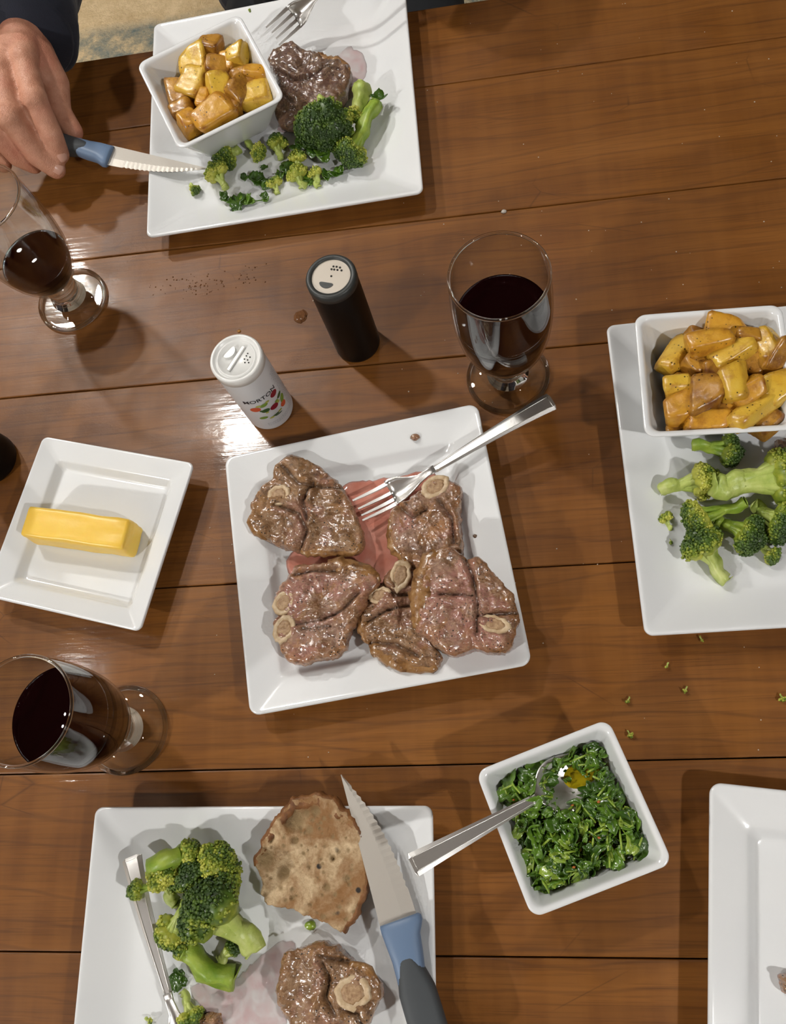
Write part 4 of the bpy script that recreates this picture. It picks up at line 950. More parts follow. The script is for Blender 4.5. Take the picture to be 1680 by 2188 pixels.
POT2 = [
 (1449, 757, 45, 50, 27, 26, 48, 12, 'potato', 'long yellow potato wedge along the left side of the right-hand bowl', 0.8),
 (1511, 732, 60, 44, 24, 22, 8, -12, 'potato_orange', 'flat golden potato slab at the back left of the right-hand bowl', 0),
 (1549, 714, 52, 44, 30, 22, -12, 0, 'potato_orange', 'broad rounded potato half furthest back in the right-hand bowl', 0),
 (1597, 721, 57, 16, 22, 24, 80, 0, 'potato_brown', 'small olive potato bit by the back wall of the right-hand bowl', 0),
 (1640, 732, 60, 38, 28, 28, 108, 10, 'potato', 'tall yellow potato wedge at the back right of the right-hand bowl', 0.6),
 (1571, 757, 60, 46, 26, 24, 28, 18, 'potato', 'half-moon potato slice with dark specks, centre back of the right-hand bowl', 0.7),
 (1489, 776, 45, 28, 26, 26, 40, 0, 'potato_brown', 'dull brown potato chunk behind the standing skin piece in the right-hand bowl', 0),
 (1522, 793, 51, 23, 17, 22, 5, 10, 'potato_brown', 'small glazed potato piece near the middle of the right-hand bowl', 0),
 (1612, 779, 49, 28, 28, 26, -40, 5, 'potato_brown', 'grey-brown potato chunk with wet sheen in the right-hand bowl', 0),
 (1658, 762, 60, 34, 16, 18, 55, 30, 'potato_brown', 'crisp curl of potato skin at the right edge of the picture', 0),
 (1566, 822, 60, 30, 36, 28, 10, 12, 'potato', 'bright yellow block of potato at the centre of the right-hand bowl', 0),
 (1452, 826, 51, 27, 21, 24, 6, 0, 'potato', 'small squarish potato block at the left wall of the right-hand bowl', 0),
 (1503, 847, 57, 30, 42, 26, 6, -8, 'potato_brown', 'brown-skinned potato chunk standing left of centre in the right-hand bowl', 0),
 (1600, 836, 60, 36, 20, 24, 35, 22, 'potato_orange', 'potato slab with a toasted brown face right of centre, right-hand bowl', 0),
 (1660, 828, 55, 32, 34, 28, 20, 0, 'potato', 'yellow potato chunk half cut off by the right photo edge', 0),
 (1447, 877, 51, 26, 32, 26, 10, 0, 'potato_orange', 'upright golden potato chunk in the front left of the right-hand bowl', 0),
 (1508, 899, 51, 40, 20, 26, -4, 10, 'potato_orange', 'wide potato piece with a bright yellow face at the front of the right-hand bowl', 0),
 (1543, 880, 49, 26, 22, 24, 15, 0, 'potato_brown', 'shadowed brown potato chunk below the central block, right-hand bowl', 0),
 (1614, 874, 59, 56, 26, 26, 38, 14, 'potato', 'longest yellow potato wedge, leaning at the front right of the right-hand bowl', 0.7),
 (1575, 884, 47, 14, 20, 22, 70, 0, 'potato_orange', 'narrow potato piece behind the longest wedge in the right-hand bowl', 0),
 (1445, 914, 43, 22, 10, 12, 5, 0, 'potato_brown', 'crisp brown potato crumbs in the front left corner of the right-hand bowl', 0),
 (1640, 905, 45, 28, 20, 24, 30, 0, 'potato_brown', 'olive brown potato piece at the front wall of the right-hand bowl', 0),
]
for i, (u, v, z, l, w, d, tn, tl, m, lab, wd) in enumerate(POT2):
    potato(lab, at(u, v, z / 1000), (l * .82 / 1000, w * .82 / 1000, d * .85 / 1000), (rad(tl), rad(tl * 0.5 * (-1) ** i), rad(tn)), 200 + i, m, G2, wd)
for i, (u, v, lab) in enumerate([(1490, 735, 'brown potato glimpsed under the flat golden slab in the right-hand bowl'), (1540, 775, 'brown potato glimpsed under the half-moon slice in the right-hand bowl'), (1632, 800, 'brown potato glimpsed under the crisp curl in the right-hand bowl'), (1478, 840, 'brown potato glimpsed beside the standing skin piece in the right-hand bowl'), (1535, 850, 'brown potato glimpsed under the central yellow block in the right-hand bowl'), (1590, 860, 'brown potato glimpsed under the longest wedge in the right-hand bowl')]):
    potato(lab, at(u, v, 0.036), (0.026, 0.026, 0.024), (0.2 * i, 0.3, 0.7 * i), 240 + i, 'potato_brown', G2)

# ------------------------------------------------------------------ broccoli
def floret(label, p0, p1, sr, cr, seed, lobes=7, yel=0.25, flat=1.0, zmin=PLF + 0.0004, stalk='stalk', group='broccoli florets', bead=0.00125, split=0.45, spread=1.0, dens=1.0, name='broccoli_floret'):
    """p0 cut end of the stalk, p1 middle of the crown, sr stalk radius, cr crown radius"""
    rng = random.Random(seed); nr = np.random.RandomState(seed); p0 = Vector(p0); p1 = Vector(p1); ax = (p1 - p0); L = ax.length; ax.normalize()
    t = empty(name, p0, 0, label, 'broccoli', group)
    u = ax.orthogonal().normalized(); w = ax.cross(u); zf = TZ + zmin
    cent = []
    for k in range(lobes):
        if k == 0: d = ax.copy()
        else:
            a = 2 * math.pi * (k / (lobes - 1)) + rng.uniform(-.35, .35); el = rng.uniform(0.62, 1.35) * spread
            d = (ax * math.cos(el) + (u * math.cos(a) + w * math.sin(a)) * math.sin(el))
        c_ = p1 + d * cr * 0.56; lr = cr * rng.uniform(0.42, 0.56)
        if c_.z - lr * 0.9 < zf: c_.z = zf + lr * 0.9
        cent.append((c_, lr))
    # stalk with its branches
    mb = MB(); fork_p = p0 + ax * L * split
    bend = (u * rng.uniform(-1, 1) + w * rng.uniform(-1, 1)) * sr * 0.5
    pts = [p0, p0 + ax * L * split * 0.5 + bend, fork_p, p0 + ax * (L * min(1, split + 0.14))]
    mb.add(*tube([tuple(q - p0) for q in smoothpath_v(pts, 4)], np.interp(np.linspace(0, 1, 13), [0, 0.06, 0.5, 1], [sr * 0.86, sr * .90, sr * 0.80, sr * 0.72]), 14, True, flat))
    cut = tube([tuple(-ax * 0.00002), tuple(-ax * 0.0006)], [sr * 0.84, sr * 0.80], 14)
    mb.add(*cut)
    for (c_, lr) in cent:
        st = fork_p - ax * sr * 0.3 + (c_ - fork_p).normalized() * sr * 0.25
        mid = (st + c_) / 2 + ax * cr * 0.06
        mb.add(*tube([tuple(q - p0) for q in smoothpath_v([st, mid, c_], 3)], [sr * 0.56, sr * .55, sr * .50, sr * 0.46, sr * .44, sr * .46, sr * 0.55], 8))
    V = []
    for v in mb.V:
        p = Vector(v) + p0; rl = (p - p0) - ax * (p - p0).dot(ax); an = math.atan2(rl.dot(w), rl.dot(u)); p = p + rl * (0.16 * math.sin(3 * an + seed) + 0.06 * math.sin(7 * an + 2 * seed) + 0.30 * fbm(tuple(p * 70), 2)); n = fbm(tuple(p * 160), 2) * sr * 0.10; q = p + Vector((n, fbm(tuple(p * 150 + Vector((4, 4, 4))), 2) * sr * .1, n)); q.z = max(q.z, zf); V.append(tuple(q - p0))
    obj('stalk', V, mb.F, MT[stalk], t)
    # crown: solid lobes covered with flower buds
    D2, F2 = ico(3); D0, F0 = ico(1); Vs = []; Fs = []; ys = []; nb = 0
    axn = np.array(ax); P1 = np.array(p1)
    for (c_, lr) in cent:
        C = np.array(c_); dis = np.array([1 + 0.16 * fbm(tuple(d * 2.3 + C * 90), 2) for d in D2])
        W = C + D2 * (lr * 0.93 * dis)[:, None]; W[:, 2] = np.maximum(W[:, 2], zf + 0.0002); base = sum(len(q) for q in Vs)
        dn = D2 @ axn; yv = np.clip(yel + (0.35 - dn) * 0.42, 0, 1); Vs.append(W - np.array(p0)); ys.append(yv * 0.8); Fs += [tuple(i + base for i in f) for f in F2]
    bv = []; cnt = base + len(D2)
    for (c_, lr) in cent:
        C = np.array(c_); m = int(dens * 4 * math.pi * lr * lr / (2.6 * bead * bead)); m = min(m, 420)
        dd = nr.normal(size=(m, 3)); dd /= np.linalg.norm(dd, axis=1)[:, None]
        for d in dd:
            if d @ axn < -0.55: continue
            ds = 1 + 0.16 * fbm(tuple(d * 2.3 + C * 90), 2); q = C + d * lr * ds * (0.94 + 0.06 * rng.random())
            if q[2] < zf + 0.0003: continue
            if any(np.linalg.norm(q - np.array(c2)) < l2 * 0.80 for c2, l2 in cent if c2 is not c_): continue
            s = bead * rng.uniform(0.65, 1.25); Vs.append(q + D0_low * s - np.array(p0)); b0 = cnt; cnt += len(D0_low)
            Fs += [(i + b0, j + b0, k + b0) for i, j, k in F0_low]
            ys.append(np.full(len(D0_low), np.clip(yel + (0.35 - d @ axn) * 0.42 + rng.uniform(-.14, .14), 0, 1)) + D0_low @ d * 0.10)
    cro = obj('crown', np.concatenate(Vs), Fs, MT['crown'], t, True, {'yel': np.concatenate(ys)})
    return t
def smoothpath_v(pts, k): return [Vector(p) for p in smoothpath([tuple(p) for p in pts], k)]
_bm = bmesh.new(); bmesh.ops.create_icosphere(_bm, subdivisions=1, radius=1.0); _bm.verts.index_update()
D0_low = np.array([v.co for v in _bm.verts]); F0_low = [tuple(v.index for v in f.verts) for f in _bm.faces]; _bm.free()

GR = 'broccoli on the right dinner plate'
def fr(label, a, za, b, zb, sr, cr, seed, **k): return floret(label, at(*a, za / 1000), at(*b, zb / 1000), sr / 1000, cr / 1000, seed, **k)
fr('broccoli floret with a bright green stalk against the heaped potato bowl', (1482, 950), 22, (1548, 962), 20, 6, 15, 301, stalk='stalk_green', yel=0.12, group=GR)
fr('pale halved broccoli floret at the left of the right plate, stalk pointing left', (1413, 1044), 17, (1492, 1030), 18, 6.5, 17, 302, yel=0.62, group=GR, spread=1.15)
fr('largest broccoli floret with thick pale cut stalk at the right photo edge', (1527, 1036), 34, (1652, 1022), 30, 11, 24, 303, lobes=9, yel=0.30, group=GR, split=0.35, bead=0.0013)
fr('yellow-tipped broccoli floret with its stem pointing right, mid right plate', (1594, 1074), 24, (1502, 1104), 22, 5, 16, 304, yel=0.48, stalk='stalk_green', group=GR)
fr('dark spread broccoli floret below the yellow-tipped one on the right plate', (1530, 1110), 14, (1592, 1140), 18, 6, 17, 305, yel=0.12, stalk='stalk_green', group=GR)
fr('little broccoli floret at the lower right end of the dark spread one', (1618, 1158), 12, (1645, 1183), 14, 4, 8, 306, lobes=5, yel=0.35, group=GR)
fr('upright broccoli floret nearest the viewer on the right plate, stalk downward', (1552, 1240), 13, (1508, 1172), 19, 7, 18, 307, yel=0.30, group=GR, split=0.55)
fr('dark green broccoli crown half cut off by the right photo edge', (1610, 1080), 14, (1660, 1112), 20, 6, 18, 308, yel=0.14, group=GR)
fr('tiny broccoli crumb lying alone left of the florets on the right plate', (1432, 1132), 9, (1425, 1112), 12, 2.2, 6.5, 309, lobes=4, yel=0.66, group=GR)
fr('bead-sized broccoli bud below the lone crumb on the right plate', (1431, 1150), 9, (1432, 1157), 10, 1.2, 2.6, 310, lobes=3, yel=0.5, group=GR, dens=.6)
GB = 'broccoli on the nearest dinner plate'
fr('broccoli stalk piece with stubby branches at the back of the near pile', (340, 1850), 34, (400, 1826), 36, 12, 12, 321, lobes=5, yel=0.55, stalk='stalk_green', group=GB, split=0.8)
fr('little broccoli sprig poking out over the fork handle', (336, 1893), 30, (300, 1902), 32, 3.5, 9, 322, lobes=5, yel=0.35, stalk='stalk_green', group=GB)
fr('yellowish broccoli floret broken open at the left of the near pile', (376, 1930), 22, (358, 1880), 34, 6, 17, 323, yel=0.66, group=GB)
fr('yellow-topped broccoli floret at the right back of the near pile', (428, 1905), 22, (462, 1852), 32, 6, 18, 324, yel=0.58, group=GB)
fr('dark broccoli floret filling the middle of the near pile', (440, 1960), 20, (415, 1890), 34, 6, 18, 325, yel=0.10, group=GB)
fr('largest dark broccoli crown with a thick pale stalk in the near pile', (546, 2022), 24, (468, 1950), 36, 11, 30, 326, lobes=10, yel=0.14, group=GB, bead=0.0014, split=0.5)
fr('broccoli floret with a thin pale stem at the lower left of the near pile', (398, 1925), 34, (372, 1985), 26, 5, 15, 327, yel=0.40, group=GB)
fr('long bright green broccoli stalk at the front of the near pile', (502, 2088), 13, (398, 2035), 22, 10, 10, 328, lobes=4, yel=0.4, stalk='stalk_green', group=GB, split=0.85)
fr('small broccoli bit beneath the front stalk of the near pile', (470, 2050), 12, (492, 2030), 14, 4, 8, 329, lobes=4, yel=0.1, group=GB)
fr('small upright broccoli sprig beside the fork head near the photo bottom', (390, 2120), 14, (405, 2165), 16, 4, 10, 330, lobes=5, yel=0.45, group=GB)
fr('tiny broccoli crumb left of the fork at the photo bottom', (312, 2176), 11, (318, 2182), 11.5, 1.4, 3, 331, lobes=3, yel=0.6, group=GB, dens=.6)
GT = 'broccoli on the far dinner plate'
fr('biggest dark broccoli crown resting against the brown chop', (690, 215), 28, (692, 262), 34, 8, 28, 341, lobes=10, yel=0.10, group=GT, bead=0.0014)
fr('pale cut broccoli stalk standing behind the dark crown on the far plate', (772, 178), 32, (765, 240), 26, 9, 10, 342, lobes=4, yel=0.7, group=GT, split=0.85)
fr('long green broccoli stalk with a dark crown, rightmost on the far plate', (803, 222), 24, (757, 318), 20, 9, 20, 343, lobes=8, yel=0.30, stalk='stalk_green', group=GT, split=0.6)
fr('light green broccoli floret between the dark crown and the long stalk', (760, 300), 18, (735, 268), 30, 6, 16, 344, yel=0.5, stalk='stalk_green', group=GT)
fr('two-toned broccoli floret closest to the potato bowl on the far plate', (510, 318), 14, (486, 332), 17, 5, 15, 345, yel=0.34, group=GT)
fr('pale broccoli floret in front of the potato bowl on the far plate', (530, 305), 13, (548, 324), 15, 5, 11, 346, lobes=5, yel=0.62, group=GT)
fr('dark-topped broccoli piece between bowl and chop on the far plate', (600, 340), 12, (592, 312), 16, 4, 12, 347, lobes=6, yel=0.28, group=GT)
fr('broccoli floret touching the tip of the held knife', (482, 400), 12, (468, 374), 16, 4.5, 14, 348, yel=0.50, group=GT)
fr('small broccoli crumb below the held knife tip', (408, 396), 9, (415, 405), 12, 2.5, 6.5, 349, lobes=4, yel=0.35, group=GT)
fr('fan-shaped light broccoli floret at the front of the far plate', (645, 400), 11, (638, 378), 15, 4.5, 12, 350, lobes=6, yel=0.66, group=GT)
fr('round yellow-green broccoli bud below the big dark crown', (640, 362), 11, (637, 343), 15, 4, 10, 351, lobes=5, yel=0.55, group=GT)
fr('little forked broccoli floret right of the fan-shaped one', (681, 398), 10, (676, 374), 14, 3.5, 8, 352, lobes=4, yel=0.66, group=GT)
fr('small broccoli floret standing among the parsley leaves', (594, 414), 9, (588, 396), 12, 3, 8.5, 353, lobes=5, yel=0.55, group=GT)
fr('single green broccoli crumb near the top edge of the far plate', (526, 27), 20, (531, 24), 21, 1.2, 2.5, 354, lobes=3, yel=0.5, group=GT, dens=.6, zmin=0.019)
GC = 'broccoli crumbs on the bare table'
for i, (u, v, l2, lab) in enumerate([(1345, 1490, 4, 'pale green broccoli crumb between the right plate and the sauce bowl'), (1342, 1562, 5, 'broccoli crumb lying just beside the sauce bowl rim'), (1468, 1468, 4, 'curled broccoli crumb halfway to the right photo edge'),
                         (1668, 1484, 6, 'yellowish broccoli crumb at the right photo edge on the table'), (1428, 1417, 2.5, 'pinhead broccoli crumb just below the right dinner plate'), (1496, 1360, 3, 'broccoli crumb touching the shadow of the right plate')]):
    floret(lab, at(u, v, 0.002), at(u + (4 if i % 2 else -3), v + 7, 0.0025), 0.0007, l2 / 2000, 360 + i, 3, 0.7, 1.0, 0.0002, 'stalk', GC, 0.0008, 0.5, 1.0, 0.5, name='broccoli_crumb')

# ------------------------------------------------------------------ parsley and herb sauce
def leaf_shape(seed, size):
    """a ragged parsley leaflet with real thickness, folded along its midrib"""
    rng = random.Random(seed); n = 22; P = []
    for k in range(n):
        a = 2 * math.pi * k / n; lob = 0.62 + 0.30 * abs(math.cos(1.5 * a)) ** 0.8
        P.append((lob * math.cos(a) * rng.uniform(0.72, 1.10), lob * 0.8 * math.sin(a) * rng.uniform(0.72, 1.10)))
    fold = rng.uniform(0.15, 0.7); curl = rng.uniform(-0.5, 0.6)
    def z(x, y): return abs(y) * fold + curl * x * x * 0.6 + 0.10 * math.sin(5 * x + seed)
    th = 0.03; V = []
    for sg in (1, -1):
        V += [(x * size, y * size, (z(x, y) + sg * th) * size) for x, y in P] + [(x * .5 * size, y * .5 * size, (z(x * .5, y * .5) + sg * th) * size) for x, y in P] + [(0, 0, (z(0, 0) + sg * th) * size)]
    m = 2 * n + 1; F = []
    for i in range(n):
        j = (i + 1) % n; F += [(i, j, n + j, n + i), (n + i, n + j, 2 * n), (m + j, m + i, m + n + i, m + n + j), (m + n + j, m + n + i, m + 2 * n), (i, m + i, m + j, j)]
    return V, F
leafs = [[mesh('leaf', *leaf_shape(500 + i, 0.0068 + 0.0022 * (i % 4)), MT['herb%d' % k]) for i in range(6)] for k in range(3)]
rng = random.Random(77)
sauce = empty('herb_sauce', SB + Vector((0, 0, TZ)), SB_RZ, 'chopped green parsley sauce in olive oil filling the square bowl', 'sauce')
zo = 0.0300; ho = 0.0360
V, F = loft([rsq(0.031, 0.031, 0.006, 0.0062, 5, 3), rsq(ho, ho, 0.0065, zo - 0.002, 5, 3), rsq(ho + 0.0012, ho + 0.0012, 0.0065, zo, 5, 3), rsq(ho - 0.004, ho - 0.004, 0.004, zo - 0.0004, 5, 3)], True, True)
obj('oil', V, F, MT['oil'], sauce)
def heap(x, y):
    """height of the herb heap above the oil, lower in the corner where the spoon stands"""
    s = math.hypot(x - 0.006, y - 0.020); h = 0.0130 * max(0, 1 - (max(abs(x), abs(y)) / 0.044) ** 3)
    return h * min(1, max(0.0, (s - 0.009) / 0.014))
big = []
for i in range(215):
    for _ in range(30):
        x, y = rng.uniform(-0.041, 0.041), rng.uniform(-0.041, 0.041)
        if math.hypot(x - 0.008, y - 0.020) > 0.0145: break
    k = rng.choices((0, 1, 2), (0.42, 0.43, 0.15))[0]
    o = inst('leaf', rng.choice(leafs[k]), sauce); o.location = (x, y, zo + 0.001 + heap(x, y) * rng.uniform(0.75, 1.05) + rng.uniform(0, 0.002))
    o.rotation_euler = (rng.uniform(-0.75, 0.75), rng.uniform(-0.75, 0.75), rng.uniform(0, 6.28)); s = rng.uniform(0.55, 1.15); o.scale = (s, s * rng.uniform(.6, 1), s)
for i in range(46):
    x, y = rng.uniform(-0.038, 0.038), rng.uniform(-0.040, 0.036)
    if math.hypot(x - 0.006, y - 0.021) < 0.012: continue
    L = rng.uniform(0.003, 0.009); o = obj('stem', *tube([(-L, 0, 0), (0, 0, L * .12), (L, 0, 0)], [0.00075, 0.00085, 0.0007], 6), MT['herb2'], sauce)
    o.location = (x, y, zo + heap(x, y) + 0.0028); o.rotation_euler = (rng.uniform(-.2, .2), rng.uniform(-.5, .5), rng.uniform(0, 6.28))
mb = MB()
for i in range(900):
    x, y = rng.uniform(-0.0385, 0.0385), rng.uniform(-0.0385, 0.0385)
    if math.hypot(x - 0.008, y - 0.020) < 0.0135 and rng.random() < 0.93: continue
    V, F = leaf_shape(rng.randrange(40), rng.uniform(0.0015, 0.0042)); R = Euler((rng.uniform(-1.3, 1.3), rng.uniform(-1.3, 1.3), rng.uniform(0, 6.28))).to_matrix()
    c_ = Vector((x, y, zo + heap(x, y) * rng.uniform(0.05, 1.0) + 0.0006)); mb.add([tuple(R @ Vector(v) + c_) for v in V], F)
o = mb.build('chopped_herbs', MT['herb1'], sauce); o['kind'] = 'stuff'
for (x, y) in ((0.012, -0.020), (-0.012, -0.032), (0.022, 0.002), (0.004, 0.006), (-0.034, 0.024), (-0.020, -0.024)):
    V, F = ico(1); o = obj('chilli_flake', [(v[0] * .0014, v[1] * .0011, v[2] * .0006) for v in V], F, MT['chilli'], sauce); o.location = (x, y, zo + heap(x, y) + 0.0042)
# loose parsley on the far plate and elsewhere
def sprig(label, pts, z, seed, group, s=1.0):
    t = empty('parsley_sprig', at(*pts[0], z), 0, label, 'parsley', group); r_ = random.Random(seed); b = at(*pts[0], z); W = [at(*q, z) - b for q in pts]
    if len(W) > 1: obj('stem', *tube([tuple(q + Vector((0, 0, 0.0008))) for q in W], [0.0006] * len(W), 6), MT['herb1'], t)
    for i, q in enumerate(W):
        for j in range(2 if len(W) > 1 else 1):
            o = inst('leaf', r_.choice(leafs[r_.choice((0, 0, 1))]), t); o.location = q + Vector((r_.uniform(-.004, .004) * j, r_.uniform(-.004, .004) * j, 0.0022 + 0.001 * j)); o.rotation_euler = (r_.uniform(-.3, .3), r_.uniform(-.3, .3), r_.uniform(0, 6.3)); q_ = s * r_.uniform(.7, 1.1); o.scale = (q_, q_, q_)
    return t
GP = 'parsley leaves on the far plate'
sprig('chopped parsley trail nearest the front rim of the far plate', [(482, 428), (505, 444), (535, 432), (568, 428)], PLF + 0.004, 1, GP)
sprig('parsley leaf with curled tip right of the knife floret on the far plate', [(524, 384)], PLF + 0.001, 2, GP, 1.1)
sprig('dark parsley leaf at the middle of the far plate, above the trail', [(566, 362)], PLF + 0.001, 3, GP, 1.1)
sprig('parsley cluster around the small standing floret on the far plate', [(552, 386), (572, 400), (602, 376), (614, 366)], PLF + 0.001, 4, GP)
sprig('parsley under the round bud and forked floret on the far plate', [(660, 392), (700, 380), (722, 376)], PLF + 0.001, 5, GP)
sprig('dark parsley bunch tucked below the biggest crown on the far plate', [(650, 310), (668, 325), (690, 335), (640, 318)], PLF + 0.008, 6, GP, 1.3)
sprig('dark leaf sticking out behind the long stalk on the far plate', [(812, 215)], PLF + 0.014, 7, GP, 1.2)
sprig('small parsley scrap by the front stalk on the nearest plate', [(376, 2096), (388, 2090)], PLF + 0.001, 8, 'parsley scraps on the nearest plate', .7)

# ------------------------------------------------------------------ bread
bp = [(1010, 185), (1110, 158), (1190, 185), (1240, 240), (1290, 310), (1325, 400), (1335, 470), (1310, 580), (1260, 690), (1210, 755), (1190, 750), (1150, 715), (1080, 695), (1030, 670), (960, 655), (880, 635), (865, 600), (870, 520), (840, 470), (850, 420), (880, 360), (910, 300), (960, 240)]
bf = lambda q, z=0.027: at(130 + q[0] / 2.024, 1620 + q[1] / 2.024, z)
dents = [(bf((1020, 270)), 0.0085, 0.0048), (bf((1070, 240)), 0.0035, 0.0028), (bf((1110, 230)), 0.004, 0.0028), (bf((965, 500)), 0.005, 0.003), (bf((1020, 355)), 0.003, 0.0022), (bf((885, 440)), 0.008, 0.0015), (bf((1080, 310)), 0.0035, 0.002), (bf((920, 345)), 0.0022, 0.002), (bf((1180, 430)), 0.0025, 0.0018), (bf((1150, 560)), 0.003, 0.0018), (bf((1240, 520)), 0.0028, 0.0018)]
rd_ = random.Random(9)
for _ in range(85): dents.append((bf((rd_.uniform(870, 1310), rd_.uniform(220, 700))), rd_.uniform(0.0009, 0.0019), rd_.uniform(0.0007, 0.0016)))
V, F, ba, bb, bs, Rs = slab([bf(q) for q in bp], 0.0115, 0.0120, 31, (), 180, 46, 0.002, 0.28, 1.2, (0.0, 0.125), 0.0, dents, 0.99)
bread = empty('bread_slice', bb, 0, 'toasted slice of seeded bread with one torn edge, on the nearest plate', 'bread')
obj('crumb', V, F, MT['bread'], bread, True, ba)
i0 = None
pts = []; rr = []
th0 = math.atan2(*(lambda q: (q.y - bb.y, q.x - bb.x))(bf((1215, 745)))); th1 = math.atan2(*(lambda q: (q.y - bb.y, q.x - bb.x))(bf((842, 470))))
k0 = int(round(th0 / (2 * math.pi) * 180)) % 180; n = (int(round(th1 / (2 * math.pi) * 180)) - k0) % 180
rings = []
for k in range(n + 1):
    i = (k0 + k) % 180; v = Vector(V[1 + 45 * 180 + i]); out = Vector((v.x, v.y, 0)).normalized(); s = k / n; wd = 0.0016 + 0.0062 * max(0, math.sin(math.pi * (s - 0.25) / 0.75)) if s > .25 else 0.0012 + 0.0015 * s
    j = 0.0006 * fbm((v.x * 260, v.y * 260, 3), 3); zz = v.z
    rings.append([tuple(v - out * wd + Vector((0, 0, 0.0009 + j))), tuple(v + out * 0.0004 + Vector((0, 0, 0.0012 + j))), tuple(v + out * (0.0022 + j) + Vector((0, 0, -0.002))), tuple(v + out * (0.0022 + j) + Vector((0, 0, -0.0095))), tuple(v - out * 0.0005 + Vector((0, 0, -0.0115))), tuple(v - out * wd + Vector((0, 0, -0.006)))])
obj('crust', *loft(rings, True, True), MT['crust'], bread)

# ------------------------------------------------------------------ spills and specks on the table
r5 = random.Random(5); mb = MB()
for i in range(110):
    u, v = (r5.uniform(860, 1680), r5.uniform(0, 640)) if i < 55 else (r5.uniform(300, 1680), r5.uniform(460, 1640))
    p = at(u, v, 0.0003); D, F = ico(1); s = r5.uniform(0.0003, 0.0008); mb.add([(p.x + d[0] * s, p.y + d[1] * s, p.z + d[2] * s * .6) for d in D], F)
o = mb.build('bread_crumbs', plain('pale_crumbs', (0.55, 0.46, 0.36), 0.8)); tag(o, 'fine pale crumbs scattered over the bare wooden planks', 'crumbs', None, 'stuff')
mb = MB()
for i in range(95):
    u, v = (r5.gauss(415, 40), r5.gauss(608, 14)) if i < 70 else (r5.gauss(530, 25), r5.gauss(590, 14))
    p = at(u, v, 0.0001); D, F = ico(1); s = r5.uniform(0.0004, 0.0010); mb.add([(p.x + d[0] * s, p.y + d[1] * s, p.z + max(0, d[2]) * s * .5) for d in D], F)
wm = N('water_drop'); wm.set(Base_Color=(0.16, 0.07, 0.03, 1), Roughness=0.06, IOR=1.33)
o = mb.build('wet_droplets', wm.m); tag(o, 'spray of tiny wet droplets on the table below the far plate', 'droplets', None, 'stuff')
V, F, a_, base, surf, Rs = slab([at(*q, 0.0005) for q in [(634, 668), (648, 662), (656, 670), (652, 684), (640, 690), (630, 682)]], 0.0001, 0.0012, 41, nth=40, nr=6, rd=0.001, amp=0.25, ragged=0.8)
o = obj('water_drop', V, F, wm.m); o.location = base; tag(o, 'shiny drop of liquid on the table left of the black shaker', 'droplet')
def pebble(name, label, px, s, mat, z=0.0, cat='crumb', seed=0):
    D, F = ico(2); p = at(*px, z); o = obj(name, [(d[0] * s * (1 + .3 * fbm(tuple(d * 2 + seed), 2)), d[1] * s * .8 * (1 + .3 * fbm(tuple(d * 2 + seed + 4), 2)), max(-0.4, d[2]) * s * .6) for d in D], F, mat); o.location = p + Vector((0, 0, s * .25)); return tag(o, label, cat)
pebble('bread_crumb', 'tan crumb on the table just behind the salt shaker lid', (511, 708), 0.0019, MT['potato_brown'])
pebble('bread_crumb', 'whitish crumb on the plank behind the full wine glass', (1077, 453), 0.0026, plain('white_crumb', (0.55, 0.50, 0.44), 0.7), seed=3)
pebble('meat_crumb', 'dark meat crumb on the right rim of the serving plate', (1016, 1146), 0.0022, MT['meat_dark'], 0.0165, seed=5)
pebble('meat_crumb', 'brown crumb in the sauce smear on the far rim of the serving plate', (887, 935), 0.0042, MT['meat_seared'], 0.0195, seed=6)
pebble('food_crumb', 'olive green crumb between the bread and the chop on the nearest plate', (664, 1977), 0.0045, MT['herb2'], 0.0085, seed=8)

# ------------------------------------------------------------------ the person across the table
person = empty('person', (-0.10, 0.95, 0.0), 0, 'person in a navy long-sleeved top at the far edge, cutting with a steak knife', 'person')
PO = Vector((-0.10, 0.95, 0.0))
def caps(mb, a, b, ra, rb, n=16, flat=1.0):
    """closed tapered limb piece with round ends"""
    a = Vector(a); b = Vector(b); d = (b - a).normalized(); pts = []; rr = []
    for k in range(5): s = math.cos(math.pi / 2 * k / 5); pts.append(a - d * ra * s); rr.append(max(ra * math.sin(math.pi / 2 * k / 5), ra * 0.05))
    for k in range(7): s = k / 6; pts.append(a + (b - a) * s); rr.append(ra + (rb - ra) * s)
    for k in range(1, 6): s = math.sin(math.pi / 2 * k / 5); pts.append(b + d * rb * s); rr.append(max(rb * math.cos(math.pi / 2 * k / 5), rb * 0.05))
    mb.add(*tube([tuple(p) for p in pts], rr, n, True, flat))
def chain(mb, pts, rads, n=16):
    for (a, b), (ra, rb) in zip(zip(pts[:-1], pts[1:]), zip(rads[:-1], rads[1:])): caps(mb, a, b, ra, rb, n)
def remesh(o, vox, sm=6, fac=0.5):
    m = o.modifiers.new('remesh', 'REMESH'); m.mode = 'VOXEL'; m.voxel_size = vox; m.use_smooth_shade = True
    s = o.modifiers.new('smooth', 'SMOOTH'); s.factor = fac; s.iterations = sm
